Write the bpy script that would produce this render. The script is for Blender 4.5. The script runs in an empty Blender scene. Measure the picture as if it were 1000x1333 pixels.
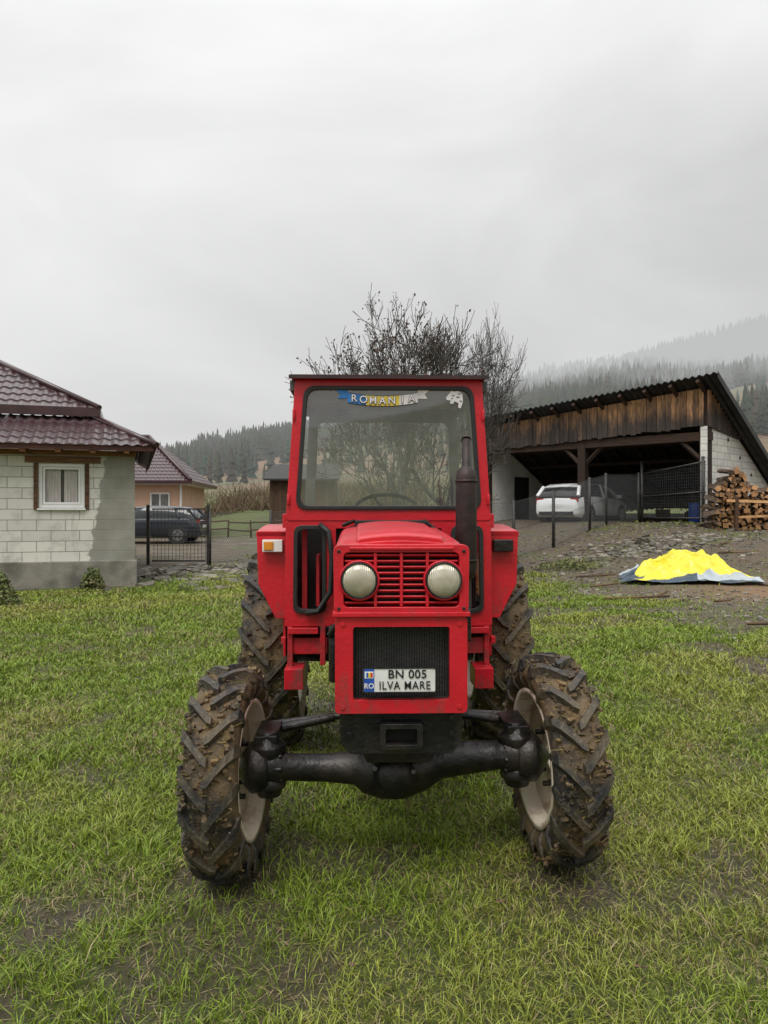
import bpy, math, random
import numpy as np
from mathutils import Vector, Matrix
random.seed(7); rng=np.random.default_rng(7)
sc=bpy.context.scene
sc.view_settings.view_transform='Standard'; sc.view_settings.look='None'
sc.view_settings.exposure=0
# ------------------------------------------------------------ noise / terrain
def vn(x,y,s=0):
    xi=np.floor(x); yi=np.floor(y); fx=x-xi; fy=y-yi
    fx=fx*fx*(3-2*fx); fy=fy*fy*(3-2*fy)
    def h(a,b):
        v=np.sin(a*127.1+b*311.7+s*17.3)*43758.5453
        return v-np.floor(v)
    return (h(xi,yi)*(1-fx)+h(xi+1,yi)*fx)*(1-fy)+(h(xi,yi+1)*(1-fx)+h(xi+1,yi+1)*fx)*fy
def fbm(x,y,o=4,s=0):
    r=0;a=.5;t=0
    for i in range(o):
        r=r+a*vn(x,y,s+i);t+=a;a*=.5;x=x*2.03+5.1;y=y*2.03+1.7
    return r/t
def S(a,b,x):
    t=np.clip((x-a)/(b-a),0,1);return t*t*(3-2*t)
def H(x,y):
    x=np.asarray(x,float);y=np.asarray(y,float)
    z=.03*np.clip(x,-3,3)*(1-S(6,12,y))
    z=z+.012*np.clip(y-5,0,60)
    xp=x+(y-20)*.5
    z=z+1.0*S(10,23,y)*S(2,9,np.clip(xp,-50,50))
    z=z+.03*(fbm(x*.9,y*.9,3)-.5)+.05*(fbm(x*.35,y*.35,2,9)-.5)*S(6,9,y)
    a=np.clip(x/np.maximum(np.abs(y),1),-1.2,1.2)
    Z=np.interp(a,[-1.2,-.5,-.275,-.115,0,.14,.2,.32,.5,1.2],[40,42,44,62,72,86,104,118,144,144])
    ye=np.maximum(np.abs(y),np.abs(x)*.8)
    t=np.clip((ye-55)/545,0,1.15)
    z=z+Z*t**1.5+14*(fbm(x*.008,y*.008,4,3)-.5)*t+S(1.0,1.15,t)*-20
    return z
def Hs(x,y): return float(H(x,y))
def yard_sd(x,y): return ((x-2.9)*3+(y-14.2))/3.16
def masks(x,y):
    n=fbm(x*.8,y*.8,4,21)-.5; n2=fbm(x*2.3,y*2.3,3,5)-.5
    sd=yard_sd(x,y)+n*3.6+n2*1.6
    yard=S(-.2,1.1,sd)*(1-S(38,45,y))*(1-.35*S(.1,.25,n2+n*.5)*(1-S(15,17,y)))
    left=S(16.6,18.2,y+n*2)*(1-S(33,40,y+n*3))*np.where(x<-.5,1,0)
    grav=np.clip(np.maximum(yard,left),0,1)
    mud=S(.05,.2,.6*n+.6*n2+.32*np.exp(-(((x-4.1)/1.2)**2+((y-8.0)/2.2)**2))+.30*np.exp(-(((x-3.3)/1.3)**2+((y-12)/2.4)**2))-.15)
    tr=np.exp(-((np.abs(x-.05)-.74)/.17)**2)*S(9,5,y)
    mud=np.maximum(mud,.8*S(.05,.2,n2-.07+.15*tr))
    ring=np.exp(-(((np.abs(x-.05)-.74)/.24)**2+((y-3.4)/.55)**2))
    mud=np.maximum(mud,.9*S(.25,.8,ring+n2))
    saw=np.exp(-(((x-6.9)/1.4)**2+((y-13.6)/1.1)**2))
    return grav,np.clip(mud,0,1),saw
# ------------------------------------------------------------ materials
def newmat(name):
    m=bpy.data.materials.new(name);m.use_nodes=True
    nt=m.node_tree;return m,nt,nt.nodes['Principled BSDF'],nt.nodes['Material Output']
def N(nt,t,**k):
    n=nt.nodes.new(t)
    for a,b in k.items():
        if a in n.inputs: n.inputs[a].default_value=b
        else: setattr(n,a,b)
    return n
def c4(c): return (c[0],c[1],c[2],1)
def mixc(nt,fac,a,b,bt='MIX'):
    n=nt.nodes.new('ShaderNodeMix');n.data_type='RGBA';n.blend_type=bt
    for s,v in ((0,fac),(6,a),(7,b)):
        if hasattr(v,'links'): nt.links.new(v,n.inputs[s])
        elif s==0: n.inputs[0].default_value=v
        else: n.inputs[s].default_value=c4(v)
    return n.outputs[2]
def mth(nt,op,a,b=None,c=None):
    n=nt.nodes.new('ShaderNodeMath');n.operation=op
    for i,v in enumerate((a,b,c)):
        if v is None: continue
        if hasattr(v,'links'):nt.links.new(v,n.inputs[i])
        else:n.inputs[i].default_value=v
    return n.outputs[0]
def noise(nt,scale,detail=6,stretch=None,coord='Object',rough=.6):
    tc=nt.nodes.new('ShaderNodeTexCoord');n=N(nt,'ShaderNodeTexNoise');n.inputs['Scale'].default_value=scale
    n.inputs['Detail'].default_value=detail;n.inputs['Roughness'].default_value=rough
    o=tc.outputs[coord]
    if stretch:
        mp=nt.nodes.new('ShaderNodeMapping');mp.inputs['Scale'].default_value=stretch
        nt.links.new(o,mp.inputs[0]);o=mp.outputs[0]
    nt.links.new(o,n.inputs['Vector']);return n.outputs['Fac']
def ramp(nt,inp,a,b):
    r=nt.nodes.new('ShaderNodeMapRange');r.inputs[1].default_value=a;r.inputs[2].default_value=b
    nt.links.new(inp,r.inputs[0]);return r.outputs[0]
def pm(name,c1,c2=None,scale=6,rough=.6,metal=0,bump=0,bscale=None,stretch=None,attr=False,lo=.4,hi=.65,spec=.5,coat=0,dirt=False):
    m,nt,p,o=newmat(name)
    f=noise(nt,scale,8,stretch)
    col=mixc(nt,ramp(nt,f,lo,hi),c1,c2 or tuple(x*.75 for x in c1))
    if attr:
        at=N(nt,'ShaderNodeAttribute',attribute_name='Col')
        col=mixc(nt,1.0,col,at.outputs['Color'],'MULTIPLY')
    if dirt:
        tc=nt.nodes.new('ShaderNodeTexCoord');s=nt.nodes.new('ShaderNodeSeparateXYZ');nt.links.new(tc.outputs['Object'],s.inputs[0])
        d1=noise(nt,11,8,(1,1,.45),rough=.75)
        q=mth(nt,'ADD',d1,mth(nt,'MULTIPLY',ramp(nt,s.outputs['Z'],1.25,.55),.16))
        fac=mth(nt,'MULTIPLY',ramp(nt,q,.60,.78),.75)
        col=mixc(nt,fac,col,(.075,.045,.035))
        d2=ramp(nt,noise(nt,60,3),.69,.74);col=mixc(nt,mth(nt,'MULTIPLY',d2,.6),col,(.05,.03,.025))
        nt.links.new(mth(nt,'MULTIPLY_ADD',fac,.4,rough),p.inputs['Roughness'])
    nt.links.new(col,p.inputs['Base Color'])
    if not dirt:p.inputs['Roughness'].default_value=rough
    p.inputs['Metallic'].default_value=metal
    p.inputs['Specular IOR Level'].default_value=spec
    if coat:p.inputs['Coat Weight'].default_value=coat;p.inputs['Coat Roughness'].default_value=.15
    if bump:
        b=nt.nodes.new('ShaderNodeBump');b.inputs['Strength'].default_value=bump;b.inputs['Distance'].default_value=.02
        nt.links.new(noise(nt,bscale or scale*3,6,stretch),b.inputs['Height']);nt.links.new(b.outputs[0],p.inputs['Normal'])
    return m
# ------------------------------------------------------------ builder
class B:
    def __init__(s,name,mats,parent=None):
        s.name=name;s.mats=mats if isinstance(mats,(list,tuple)) else [mats];s.parent=parent
        s.v=[];s.f=[];s.mi=[];s.c=[];s.sm=[]
    def add(s,vs,fs,mi=0,col=(1,1,1),smooth=False):
        o=len(s.v);s.v+= [tuple(v) for v in vs];s.c+=[col]*len(vs)
        for f in fs: s.f.append(tuple(i+o for i in f));s.mi.append(mi);s.sm.append(smooth)
    def box(s,c,sz,mi=0,rot=None,col=(1,1,1)):
        vs=[Vector((sx*sz[0]/2,sy*sz[1]/2,sz_*sz[2]/2)) for sx in(-1,1) for sy in(-1,1) for sz_ in(-1,1)]
        if rot is not None: vs=[rot@v for v in vs]
        vs=[v+Vector(c) for v in vs]
        s.add(vs,[(0,1,3,2),(4,6,7,5),(0,4,5,1),(2,3,7,6),(0,2,6,4),(1,5,7,3)],mi,col)
    def bb(s,x0,x1,y0,y1,z0,z1,mi=0,col=(1,1,1)):
        s.box(((x0+x1)/2,(y0+y1)/2,(z0+z1)/2),(abs(x1-x0),abs(y1-y0),abs(z1-z0)),mi,None,col)
    def tube(s,p0,p1,r0,r1=None,n=10,mi=0,caps=True,col=(1,1,1)):
        s.path([p0,p1],[r0,r0 if r1 is None else r1],n,mi,caps,col)
    def path(s,pts,rs,n=8,mi=0,caps=True,col=(1,1,1),closed=False):
        pts=[Vector(p) for p in pts]
        if not isinstance(rs,(list,tuple)): rs=[rs]*len(pts)
        vs=[];K=len(pts);up=None
        for i,p in enumerate(pts):
            if closed: d=pts[(i+1)%K]-pts[i-1]
            else: d=pts[min(i+1,K-1)]-pts[max(i-1,0)]
            if d.length<1e-9:d=Vector((0,0,1))
            d.normalize()
            if up is None: up=Vector((0,0,1)) if abs(d.z)<.9 else Vector((1,0,0))
            a=d.cross(up)
            if a.length<1e-6: a=d.orthogonal()
            a.normalize();b=d.cross(a);up=-b if (-b).dot(up)>0 else b
            for k in range(n):
                t=2*math.pi*k/n;vs.append(p+a*math.cos(t)*rs[i]+b*math.sin(t)*rs[i])
        fs=[];R=K if closed else K-1
        for i in range(R):
            j=(i+1)%K
            for k in range(n):
                fs.append((i*n+k,i*n+(k+1)%n,j*n+(k+1)%n,j*n+k))
        s.add(vs,fs,mi,col,n>4)
        if caps and not closed:
            o=len(s.v)-len(vs)
            s.f.append(tuple(o+k for k in range(n)));s.mi.append(mi);s.sm.append(False)
            s.f.append(tuple(o+(K-1)*n+k for k in range(n)));s.mi.append(mi);s.sm.append(False)
    def lathe(s,prof,c,axis='x',n=32,mi=0,closed=True,col=(1,1,1)):
        vs=[];P=len(prof)
        for k in range(n):
            t=2*math.pi*k/n
            for r,a in prof:
                if axis=='x': v=(a,-r*math.cos(t),r*math.sin(t))
                elif axis=='y': v=(r*math.cos(t),a,r*math.sin(t))
                else: v=(r*math.cos(t),r*math.sin(t),a)
                vs.append((v[0]+c[0],v[1]+c[1],v[2]+c[2]))
        fs=[]
        for k in range(n):
            k2=(k+1)%n
            for i in range(P if closed else P-1):
                j=(i+1)%P;fs.append((k*P+i,k*P+j,k2*P+j,k2*P+i))
        s.add(vs,fs,mi,col,True)
    def ring(s,o,i,y0,y1,mi=0):
        n=len(o);vs=[(p[0],y0,p[1]) for p in o]+[(p[0],y0,p[1]) for p in i]+[(p[0],y1,p[1]) for p in o]+[(p[0],y1,p[1]) for p in i]
        fs=[]
        for k in range(n):
            j=(k+1)%n
            fs+=[(k,j,n+j,n+k),(2*n+k,3*n+k,3*n+j,2*n+j),(k,2*n+k,2*n+j,j),(n+k,n+j,3*n+j,3*n+k)]
        s.add(vs,fs,mi)
    def plate(s,o,y0,y1,mi=0,col=(1,1,1)):
        n=len(o);vs=[(p[0],y0,p[1]) for p in o]+[(p[0],y1,p[1]) for p in o]
        s.add(vs,[tuple(range(n)),tuple(range(2*n-1,n-1,-1))]+[(k,n+k,n+(k+1)%n,(k+1)%n) for k in range(n)],mi,col)
    def loft(s,loops,mi=0,caps=True,smooth=True,col=(1,1,1)):
        n=len(loops[0]);vs=[p for l in loops for p in l];fs=[]
        for i in range(len(loops)-1):
            for k in range(n): fs.append((i*n+k,i*n+(k+1)%n,(i+1)*n+(k+1)%n,(i+1)*n+k))
        o=len(s.v)
        s.add(vs,fs,mi,col,smooth)
        if caps:
            for b_ in (0,(len(loops)-1)*n):
                s.f.append(tuple(o+b_+k for k in range(n)));s.mi.append(mi);s.sm.append(False)
    def done(s,bevel=0,seg=2,angle=40):
        me=bpy.data.meshes.new(s.name);me.from_pydata(s.v,[],s.f)
        for m in s.mats: me.materials.append(m)
        me.polygons.foreach_set('material_index',s.mi);me.polygons.foreach_set('use_smooth',s.sm)
        ca=me.color_attributes.new('Col','FLOAT_COLOR','POINT')
        a=np.ones((len(s.v),4),np.float32);a[:,:3]=np.array(s.c,np.float32);ca.data.foreach_set('color',a.ravel())
        me.update()
        o=bpy.data.objects.new(s.name,me);sc.collection.objects.link(o)
        if s.parent:o.parent=s.parent
        import bmesh
        bm=bmesh.new();bm.from_mesh(me);bmesh.ops.recalc_face_normals(bm,faces=bm.faces);bm.to_mesh(me);bm.free()
        if bevel:
            b=o.modifiers.new('bev','BEVEL');b.width=bevel;b.segments=seg;b.limit_method='ANGLE';b.angle_limit=math.radians(angle)
            b.harden_normals=False
        return o
def empty(name,loc=(0,0,0),rz=0,parent=None,ry=0):
    e=bpy.data.objects.new(name,None);e.location=loc;e.rotation_euler=(0,ry,rz);sc.collection.objects.link(e)
    e.empty_display_size=.1
    if parent:e.parent=parent
    return e
def rquad(pts,r,n=6):
    out=[];K=len(pts)
    for i in range(K):
        p=Vector(pts[i]);a=Vector(pts[i-1]);b=Vector(pts[(i+1)%K])
        pa=p+(a-p).normalized()*r;pb=p+(b-p).normalized()*r
        for k in range(n+1):
            t=k/n;q=pa*(1-t)**2+p*2*t*(1-t)+pb*t*t;out.append((q.x,q.y))
    return out
def rect(x0,x1,z0,z1): return [(x0,z0),(x1,z0),(x1,z1),(x0,z1)]
def npmesh(name,v,f3,cols,mat,parent=None,smooth=False):
    me=bpy.data.meshes.new(name);me.vertices.add(len(v));me.vertices.foreach_set('co',np.asarray(v,np.float32).ravel())
    k=f3.shape[1];me.loops.add(f3.size);me.loops.foreach_set('vertex_index',f3.astype(np.int32).ravel())
    me.polygons.add(len(f3));me.polygons.foreach_set('loop_start',np.arange(0,f3.size,k,dtype=np.int32))
    me.polygons.foreach_set('loop_total',np.full(len(f3),k,np.int32))
    me.polygons.foreach_set('use_smooth',np.full(len(f3),smooth,bool))
    me.update(calc_edges=True)
    ca=me.color_attributes.new('Col','FLOAT_COLOR','POINT');a=np.ones((len(v),4),np.float32);a[:,:3]=cols;ca.data.foreach_set('color',a.ravel())
    me.materials.append(mat);o=bpy.data.objects.new(name,me);sc.collection.objects.link(o)
    if parent:o.parent=parent
    return o
# ------------------------------------------------------------ world, sun, camera
w=bpy.data.worlds.new('World');sc.world=w;w.use_nodes=True;nt=w.node_tree
bg=nt.nodes['Background'];bg.inputs['Strength'].default_value=.11
sky=nt.nodes.new('ShaderNodeTexSky');sky.sky_type='NISHITA';sky.sun_disc=False
SE,SR=math.radians(58),math.radians(200)
sky.sun_elevation=SE;sky.sun_rotation=SR
hs=nt.nodes.new('ShaderNodeHueSaturation');hs.inputs['Saturation'].default_value=.12
nt.links.new(sky.outputs[0],hs.inputs['Color'])
tc=nt.nodes.new('ShaderNodeTexCoord');sp=nt.nodes.new('ShaderNodeSeparateXYZ');nt.links.new(tc.outputs['Generated'],sp.inputs[0])
cr=nt.nodes.new('ShaderNodeValToRGB');nt.links.new(sp.outputs['Z'],cr.inputs[0])
e=cr.color_ramp.elements;e[0].position=0;e[0].color=(.47,.48,.48,1);e[1].position=1;e[1].color=(1.2,1.2,1.2,1)
for p,c in((.1,.435),(.2,.44),(.32,.51),(.44,.60),(.54,.68),(.62,.85),(.78,1.2)):
    q=e.new(p);q.color=(c*.99,c,c*.99,1)
mp=nt.nodes.new('ShaderNodeMapping');mp.inputs['Scale'].default_value=(1,1,2.0);mp.inputs['Rotation'].default_value=(.0,.25,0);nt.links.new(tc.outputs['Generated'],mp.inputs[0])
nz=nt.nodes.new('ShaderNodeTexNoise');nz.inputs['Scale'].default_value=2.0;nz.inputs['Detail'].default_value=6;nz.inputs['Distortion'].default_value=.5;nz.inputs['Roughness'].default_value=.48
nt.links.new(mp.outputs[0],nz.inputs['Vector'])
mr=nt.nodes.new('ShaderNodeMapRange');mr.inputs[1].default_value=.3;mr.inputs[2].default_value=.7;mr.inputs[3].default_value=11.6;mr.inputs[4].default_value=16.0
nt.links.new(nz.outputs['Fac'],mr.inputs[0])
dk=mth(nt,'MULTIPLY_ADD',sp.outputs['X'],-2.6,mr.outputs[0])
vm=nt.nodes.new('ShaderNodeVectorMath');vm.operation='SCALE';nt.links.new(cr.outputs[0],vm.inputs[0]);nt.links.new(dk,vm.inputs['Scale'])
nt.links.new(mixc(nt,.12,vm.outputs[0],hs.outputs[0]),bg.inputs['Color'])
sd=bpy.data.lights.new('sun','SUN');sd.energy=1.5;sd.angle=math.radians(25);sd.color=(1,.97,.93)
so=bpy.data.objects.new('sun',sd);sc.collection.objects.link(so);so.rotation_euler=(math.radians(32),0,math.radians(-18))
cd=bpy.data.cameras.new('camera');cam=bpy.data.objects.new('camera',cd);sc.collection.objects.link(cam);sc.camera=cam
cam.location=(0,0,1.55);cam.rotation_euler=(math.radians(90),0,0)
cd.sensor_fit='VERTICAL';cd.sensor_height=24;cd.lens=24*1007/1333;cd.clip_end=3000;cd.clip_start=.05
# ------------------------------------------------------------ distance haze and hill mist, painted into materials as glowing grey
def paint_haze(m,nt,shader,out,dscale=1400):
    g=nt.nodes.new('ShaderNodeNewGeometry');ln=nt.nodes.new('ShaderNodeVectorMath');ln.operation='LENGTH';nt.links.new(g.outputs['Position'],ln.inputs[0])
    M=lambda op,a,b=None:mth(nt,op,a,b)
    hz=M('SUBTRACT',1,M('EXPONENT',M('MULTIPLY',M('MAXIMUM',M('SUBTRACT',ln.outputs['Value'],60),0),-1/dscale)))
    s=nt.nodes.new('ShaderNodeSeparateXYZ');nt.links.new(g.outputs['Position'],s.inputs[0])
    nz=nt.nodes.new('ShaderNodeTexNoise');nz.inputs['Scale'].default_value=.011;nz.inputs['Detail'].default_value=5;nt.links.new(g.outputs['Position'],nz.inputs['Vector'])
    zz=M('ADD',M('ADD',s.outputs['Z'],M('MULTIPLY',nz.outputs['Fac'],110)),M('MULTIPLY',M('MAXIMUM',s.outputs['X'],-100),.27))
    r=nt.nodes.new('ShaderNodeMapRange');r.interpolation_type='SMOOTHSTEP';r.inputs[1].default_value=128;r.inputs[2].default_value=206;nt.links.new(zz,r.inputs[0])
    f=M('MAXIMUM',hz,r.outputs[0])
    em=nt.nodes.new('ShaderNodeEmission');em.inputs[0].default_value=(.475,.485,.485,1);em.inputs[1].default_value=1.12  # sky-grey glow in the surface itself
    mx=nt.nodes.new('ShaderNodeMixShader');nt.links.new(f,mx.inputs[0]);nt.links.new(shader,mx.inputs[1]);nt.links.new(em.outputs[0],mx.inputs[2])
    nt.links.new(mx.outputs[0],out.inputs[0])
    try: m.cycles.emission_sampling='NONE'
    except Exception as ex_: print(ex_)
# ------------------------------------------------------------ ground
m,nt,p,o=newmat('ground_mat')
at=N(nt,'ShaderNodeAttribute',attribute_name='Col');sx=nt.nodes.new('ShaderNodeSeparateColor');nt.links.new(at.outputs['Color'],sx.inputs[0])
g=nt.nodes.new('ShaderNodeNewGeometry')
def gn(scale,det=6,rough=.6):
    n=nt.nodes.new('ShaderNodeTexNoise');n.inputs['Scale'].default_value=scale;n.inputs['Detail'].default_value=det;n.inputs['Roughness'].default_value=rough
    nt.links.new(g.outputs['Position'],n.inputs['Vector']);return n.outputs['Fac']
gr=mixc(nt,ramp(nt,gn(9,8,.75),.35,.65),(.075,.11,.014),(.14,.15,.035))
gr=mixc(nt,ramp(nt,gn(.9,5),.42,.66),gr,(.12,.17,.025))
gr=mixc(nt,ramp(nt,gn(110,4,.7),.45,.62),gr,(.04,.042,.013))
spz=nt.nodes.new('ShaderNodeSeparateXYZ');nt.links.new(g.outputs['Position'],spz.inputs[0])
far=mixc(nt,ramp(nt,gn(.02,6),.42,.52),(.11,.11,.04),(.19,.10,.045))
far=mixc(nt,ramp(nt,gn(.3,6),.4,.7),far,(.08,.065,.035))
gr=mixc(nt,ramp(nt,spz.outputs['Y'],110,190),gr,far)
mudc=mixc(nt,ramp(nt,gn(14,8,.7),.35,.65),(.07,.05,.03),(.16,.125,.08))
mudc=mixc(nt,ramp(nt,gn(95,4,.7),.42,.6),mudc,(.04,.03,.018))
vo=nt.nodes.new('ShaderNodeTexVoronoi');vo.inputs['Scale'].default_value=24;nt.links.new(g.outputs['Position'],vo.inputs['Vector'])
hs2=nt.nodes.new('ShaderNodeSeparateColor');nt.links.new(vo.outputs['Color'],hs2.inputs[0])
grc=mixc(nt,ramp(nt,hs2.outputs[0],0,1),(.08,.066,.05),(.26,.225,.18))
grc=mixc(nt,ramp(nt,vo.outputs['Distance'],.3,.65),grc,(.055,.043,.03))
grc=mixc(nt,ramp(nt,gn(1.3,6,.7),.37,.5),grc,mixc(nt,ramp(nt,gn(30,5,.7),.4,.6),(.16,.12,.078),(.07,.05,.033)))
grc=mixc(nt,ramp(nt,gn(.7,6,.7),.54,.62),grc,(.10,.105,.035))
col=mixc(nt,sx.outputs[1],gr,mudc);col=mixc(nt,sx.outputs[0],col,grc)
col=mixc(nt,sx.outputs[2],col,mixc(nt,ramp(nt,gn(40,5,.7),.4,.6),(.36,.2,.09),(.2,.12,.06)))
nt.links.new(col,p.inputs['Base Color'])
nt.links.new(mth(nt,'SUBTRACT',.8,mth(nt,'MULTIPLY',ramp(nt,gn(1.1,4),.5,.65),mth(nt,'MULTIPLY',mth(nt,'MAXIMUM',sx.outputs[0],sx.outputs[1]),.5))),p.inputs['Roughness'])
bp=nt.nodes.new('ShaderNodeBump');bp.inputs['Strength'].default_value=.9;bp.inputs['Distance'].default_value=.06;nt.links.new(gn(14,10,.75),bp.inputs['Height']);nt.links.new(bp.outputs[0],p.inputs['Normal'])
paint_haze(m,nt,p.outputs[0],o)
n=560;u=np.linspace(-1,1,n)
gx=12*u+1150*np.sign(u)*np.abs(u)**5;gy=9+14*u+1150*np.sign(u)*np.abs(u)**5
X,Y=np.meshgrid(gx,gy);Zg=H(X,Y);v=np.stack([X.ravel(),Y.ravel(),Zg.ravel()],1)
i=np.arange(n-1);a,b=np.meshgrid(i,i);q=(b*n+a).ravel();f=np.stack([q,q+1,q+1+n,q+n],1)
gv,md,sw=masks(X.ravel(),Y.ravel());npmesh('ground',v,f,np.stack([gv,md*(1-gv),sw*.8],1),m,smooth=True)
# ------------------------------------------------------------ grass blades
m,nt,p,o=newmat('grass_mat');at=N(nt,'ShaderNodeAttribute',attribute_name='Col')
nt.links.new(at.outputs['Color'],p.inputs['Base Color']);p.inputs['Roughness'].default_value=.42;p.inputs['Specular IOR Level'].default_value=.35
GR=m
def blades(NB,NS):
    D=np.linspace(1.7,24,2000);wd=1.15*D+2.0;den=np.minimum(1,(3.6/D)**1.35);pdf=wd*den;cdf=np.cumsum(pdf);cdf/=cdf[-1]
    NT_=NB+NS
    y=np.interp(rng.random(NT_),cdf,D)
    x=(rng.random(NT_)-.5)*(1.15*y+2.0)
    straw=np.arange(NT_)>=NB
    cx=np.round(x/.05+ .5*vn(x*9,y*9))*.05;k=rng.random(NT_)*.5*(~straw)
    x=x*(1-k)+k*cx
    gv,md,sw=masks(x,y)
    keep=(rng.random(NT_)>np.clip(gv*1.1,0,1)*.96)&((rng.random(NT_)>md*.88)|(straw&(rng.random(NT_)<.6)))&(rng.random(NT_)>sw)
    keep&=~((x<-4.6)&(y>13.7+ .33*(x+7)))
    x=x[keep];y=y[keep];straw=straw[keep];n=len(x)
    z=H(x,y);D=y
    tall=fbm(x*1.6,y*1.6,3,33);fine=fbm(x*7,y*7,2,4)
    hgt=(.016+.042*rng.random(n)**1.7)*(.4+1.15*tall)*(.5+1.0*fine)*(1+.02*D)
    lean=(.3+1.5*rng.random(n))*hgt
    lean=np.where(straw,.03+.05*rng.random(n),lean);hgt=np.where(straw,.006+.012*rng.random(n),hgt)
    wid=.0015*(1+.5*rng.random(n))*np.maximum(1,(D/2.6))**.85*np.where(straw,.75,1)
    la=rng.random(n)*2*np.pi;th=np.where(straw,la+np.pi/2,rng.random(n)*2*np.pi)
    dx=np.cos(th)*wid;dy=np.sin(th)*wid;lx=np.cos(la)*lean;ly=np.sin(la)*lean
    P=np.zeros((n,5,3),np.float32)
    zb=z-np.where(straw,-.003,.006)
    P[:,0]=np.stack([x-dx,y-dy,zb],1);P[:,1]=np.stack([x+dx,y+dy,zb],1)
    P[:,2]=np.stack([x-dx*.8+lx*.35,y-dy*.8+ly*.35,z+hgt*.6],1);P[:,3]=np.stack([x+dx*.8+lx*.35,y+dy*.8+ly*.35,z+hgt*.6],1)
    P[:,4]=np.stack([x+lx,y+ly,z+hgt*.95],1)
    o=(np.arange(n)*5)[:,None]
    F=np.concatenate([o+np.array([[0,1,3]]),o+np.array([[0,3,2]]),o+np.array([[2,3,4]])],0)
    big=fbm(x*.7,y*.7,4,77)[:,None];r=rng.random(n)[:,None]
    g1=np.array([[.11,.185,.012]]);g2=np.array([[.28,.37,.036]]);g3=np.array([[.37,.37,.07]]);dead=np.array([[.40,.32,.16]])
    c=g1*(1-r)+g2*r
    k=S(.44,.68,big)*.6;c=c*(1-k)+g3*k*(.65+.5*r)
    dd=(rng.random(n)[:,None]<(.05+.28*S(.48,.70,fbm(x*1.9,y*1.9,3,55))[:,None]))
    c=np.where(dd|straw[:,None],dead*(.45+.6*r),c)
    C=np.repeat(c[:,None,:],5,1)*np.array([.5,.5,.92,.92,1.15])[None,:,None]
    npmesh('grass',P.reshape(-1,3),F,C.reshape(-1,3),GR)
blades(620000,85000)
# ------------------------------------------------------------ tractor
red=pm('red_paint',(.60,.010,.024),(.49,.008,.018),5,.34,0,.15,40,spec=.5,coat=.15,dirt=True)
red2=pm('red_paint_worn',(.50,.009,.02),(.34,.012,.016),14,.5,0,.25,30,lo=.42,hi=.62,dirt=True)
blk=pm('black_oily_metal',(.012,.012,.013),(.045,.036,.028),7,.34,.3,.35,25,lo=.45,hi=.7)
dark=pm('dark_void',(.01,.01,.01),(.018,.016,.014),5,.8)
rub=pm('rubber_seal',(.012,.012,.012),(.02,.02,.02),5,.5)
inner=pm('cab_lining',(.11,.115,.11),(.07,.072,.07),6,.7)
grey=pm('radiator_grey',(.10,.10,.10),(.15,.15,.145),20,.5,.3)
exh=pm('exhaust_metal',(.018,.013,.012),(.040,.022,.018),9,.5,.2,.2,30)
rimm=pm('rim_beige',(.80,.70,.56),(.38,.22,.13),9,.55,0,.2,30,lo=.52,hi=.72)
def tyremat():
    m,nt,p,o=newmat('muddy_tyre')
    f=noise(nt,6,8,rough=.7);f2=noise(nt,45,6,rough=.7)
    c=mixc(nt,ramp(nt,f,.42,.58),(.024,.024,.025),(.115,.09,.056))
    c=mixc(nt,ramp(nt,f2,.57,.67),c,(.17,.145,.08))
    at=N(nt,'ShaderNodeAttribute',attribute_name='Col');c=mixc(nt,1,c,at.outputs['Color'],'MULTIPLY')
    nt.links.new(c,p.inputs['Base Color']);p.inputs['Roughness'].default_value=.55
    b=nt.nodes.new('ShaderNodeBump');b.inputs['Strength'].default_value=.9;b.inputs['Distance'].default_value=.012;nt.links.new(f2,b.inputs['Height']);nt.links.new(b.outputs[0],p.inputs['Normal']);return m
TY=tyremat()
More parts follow.
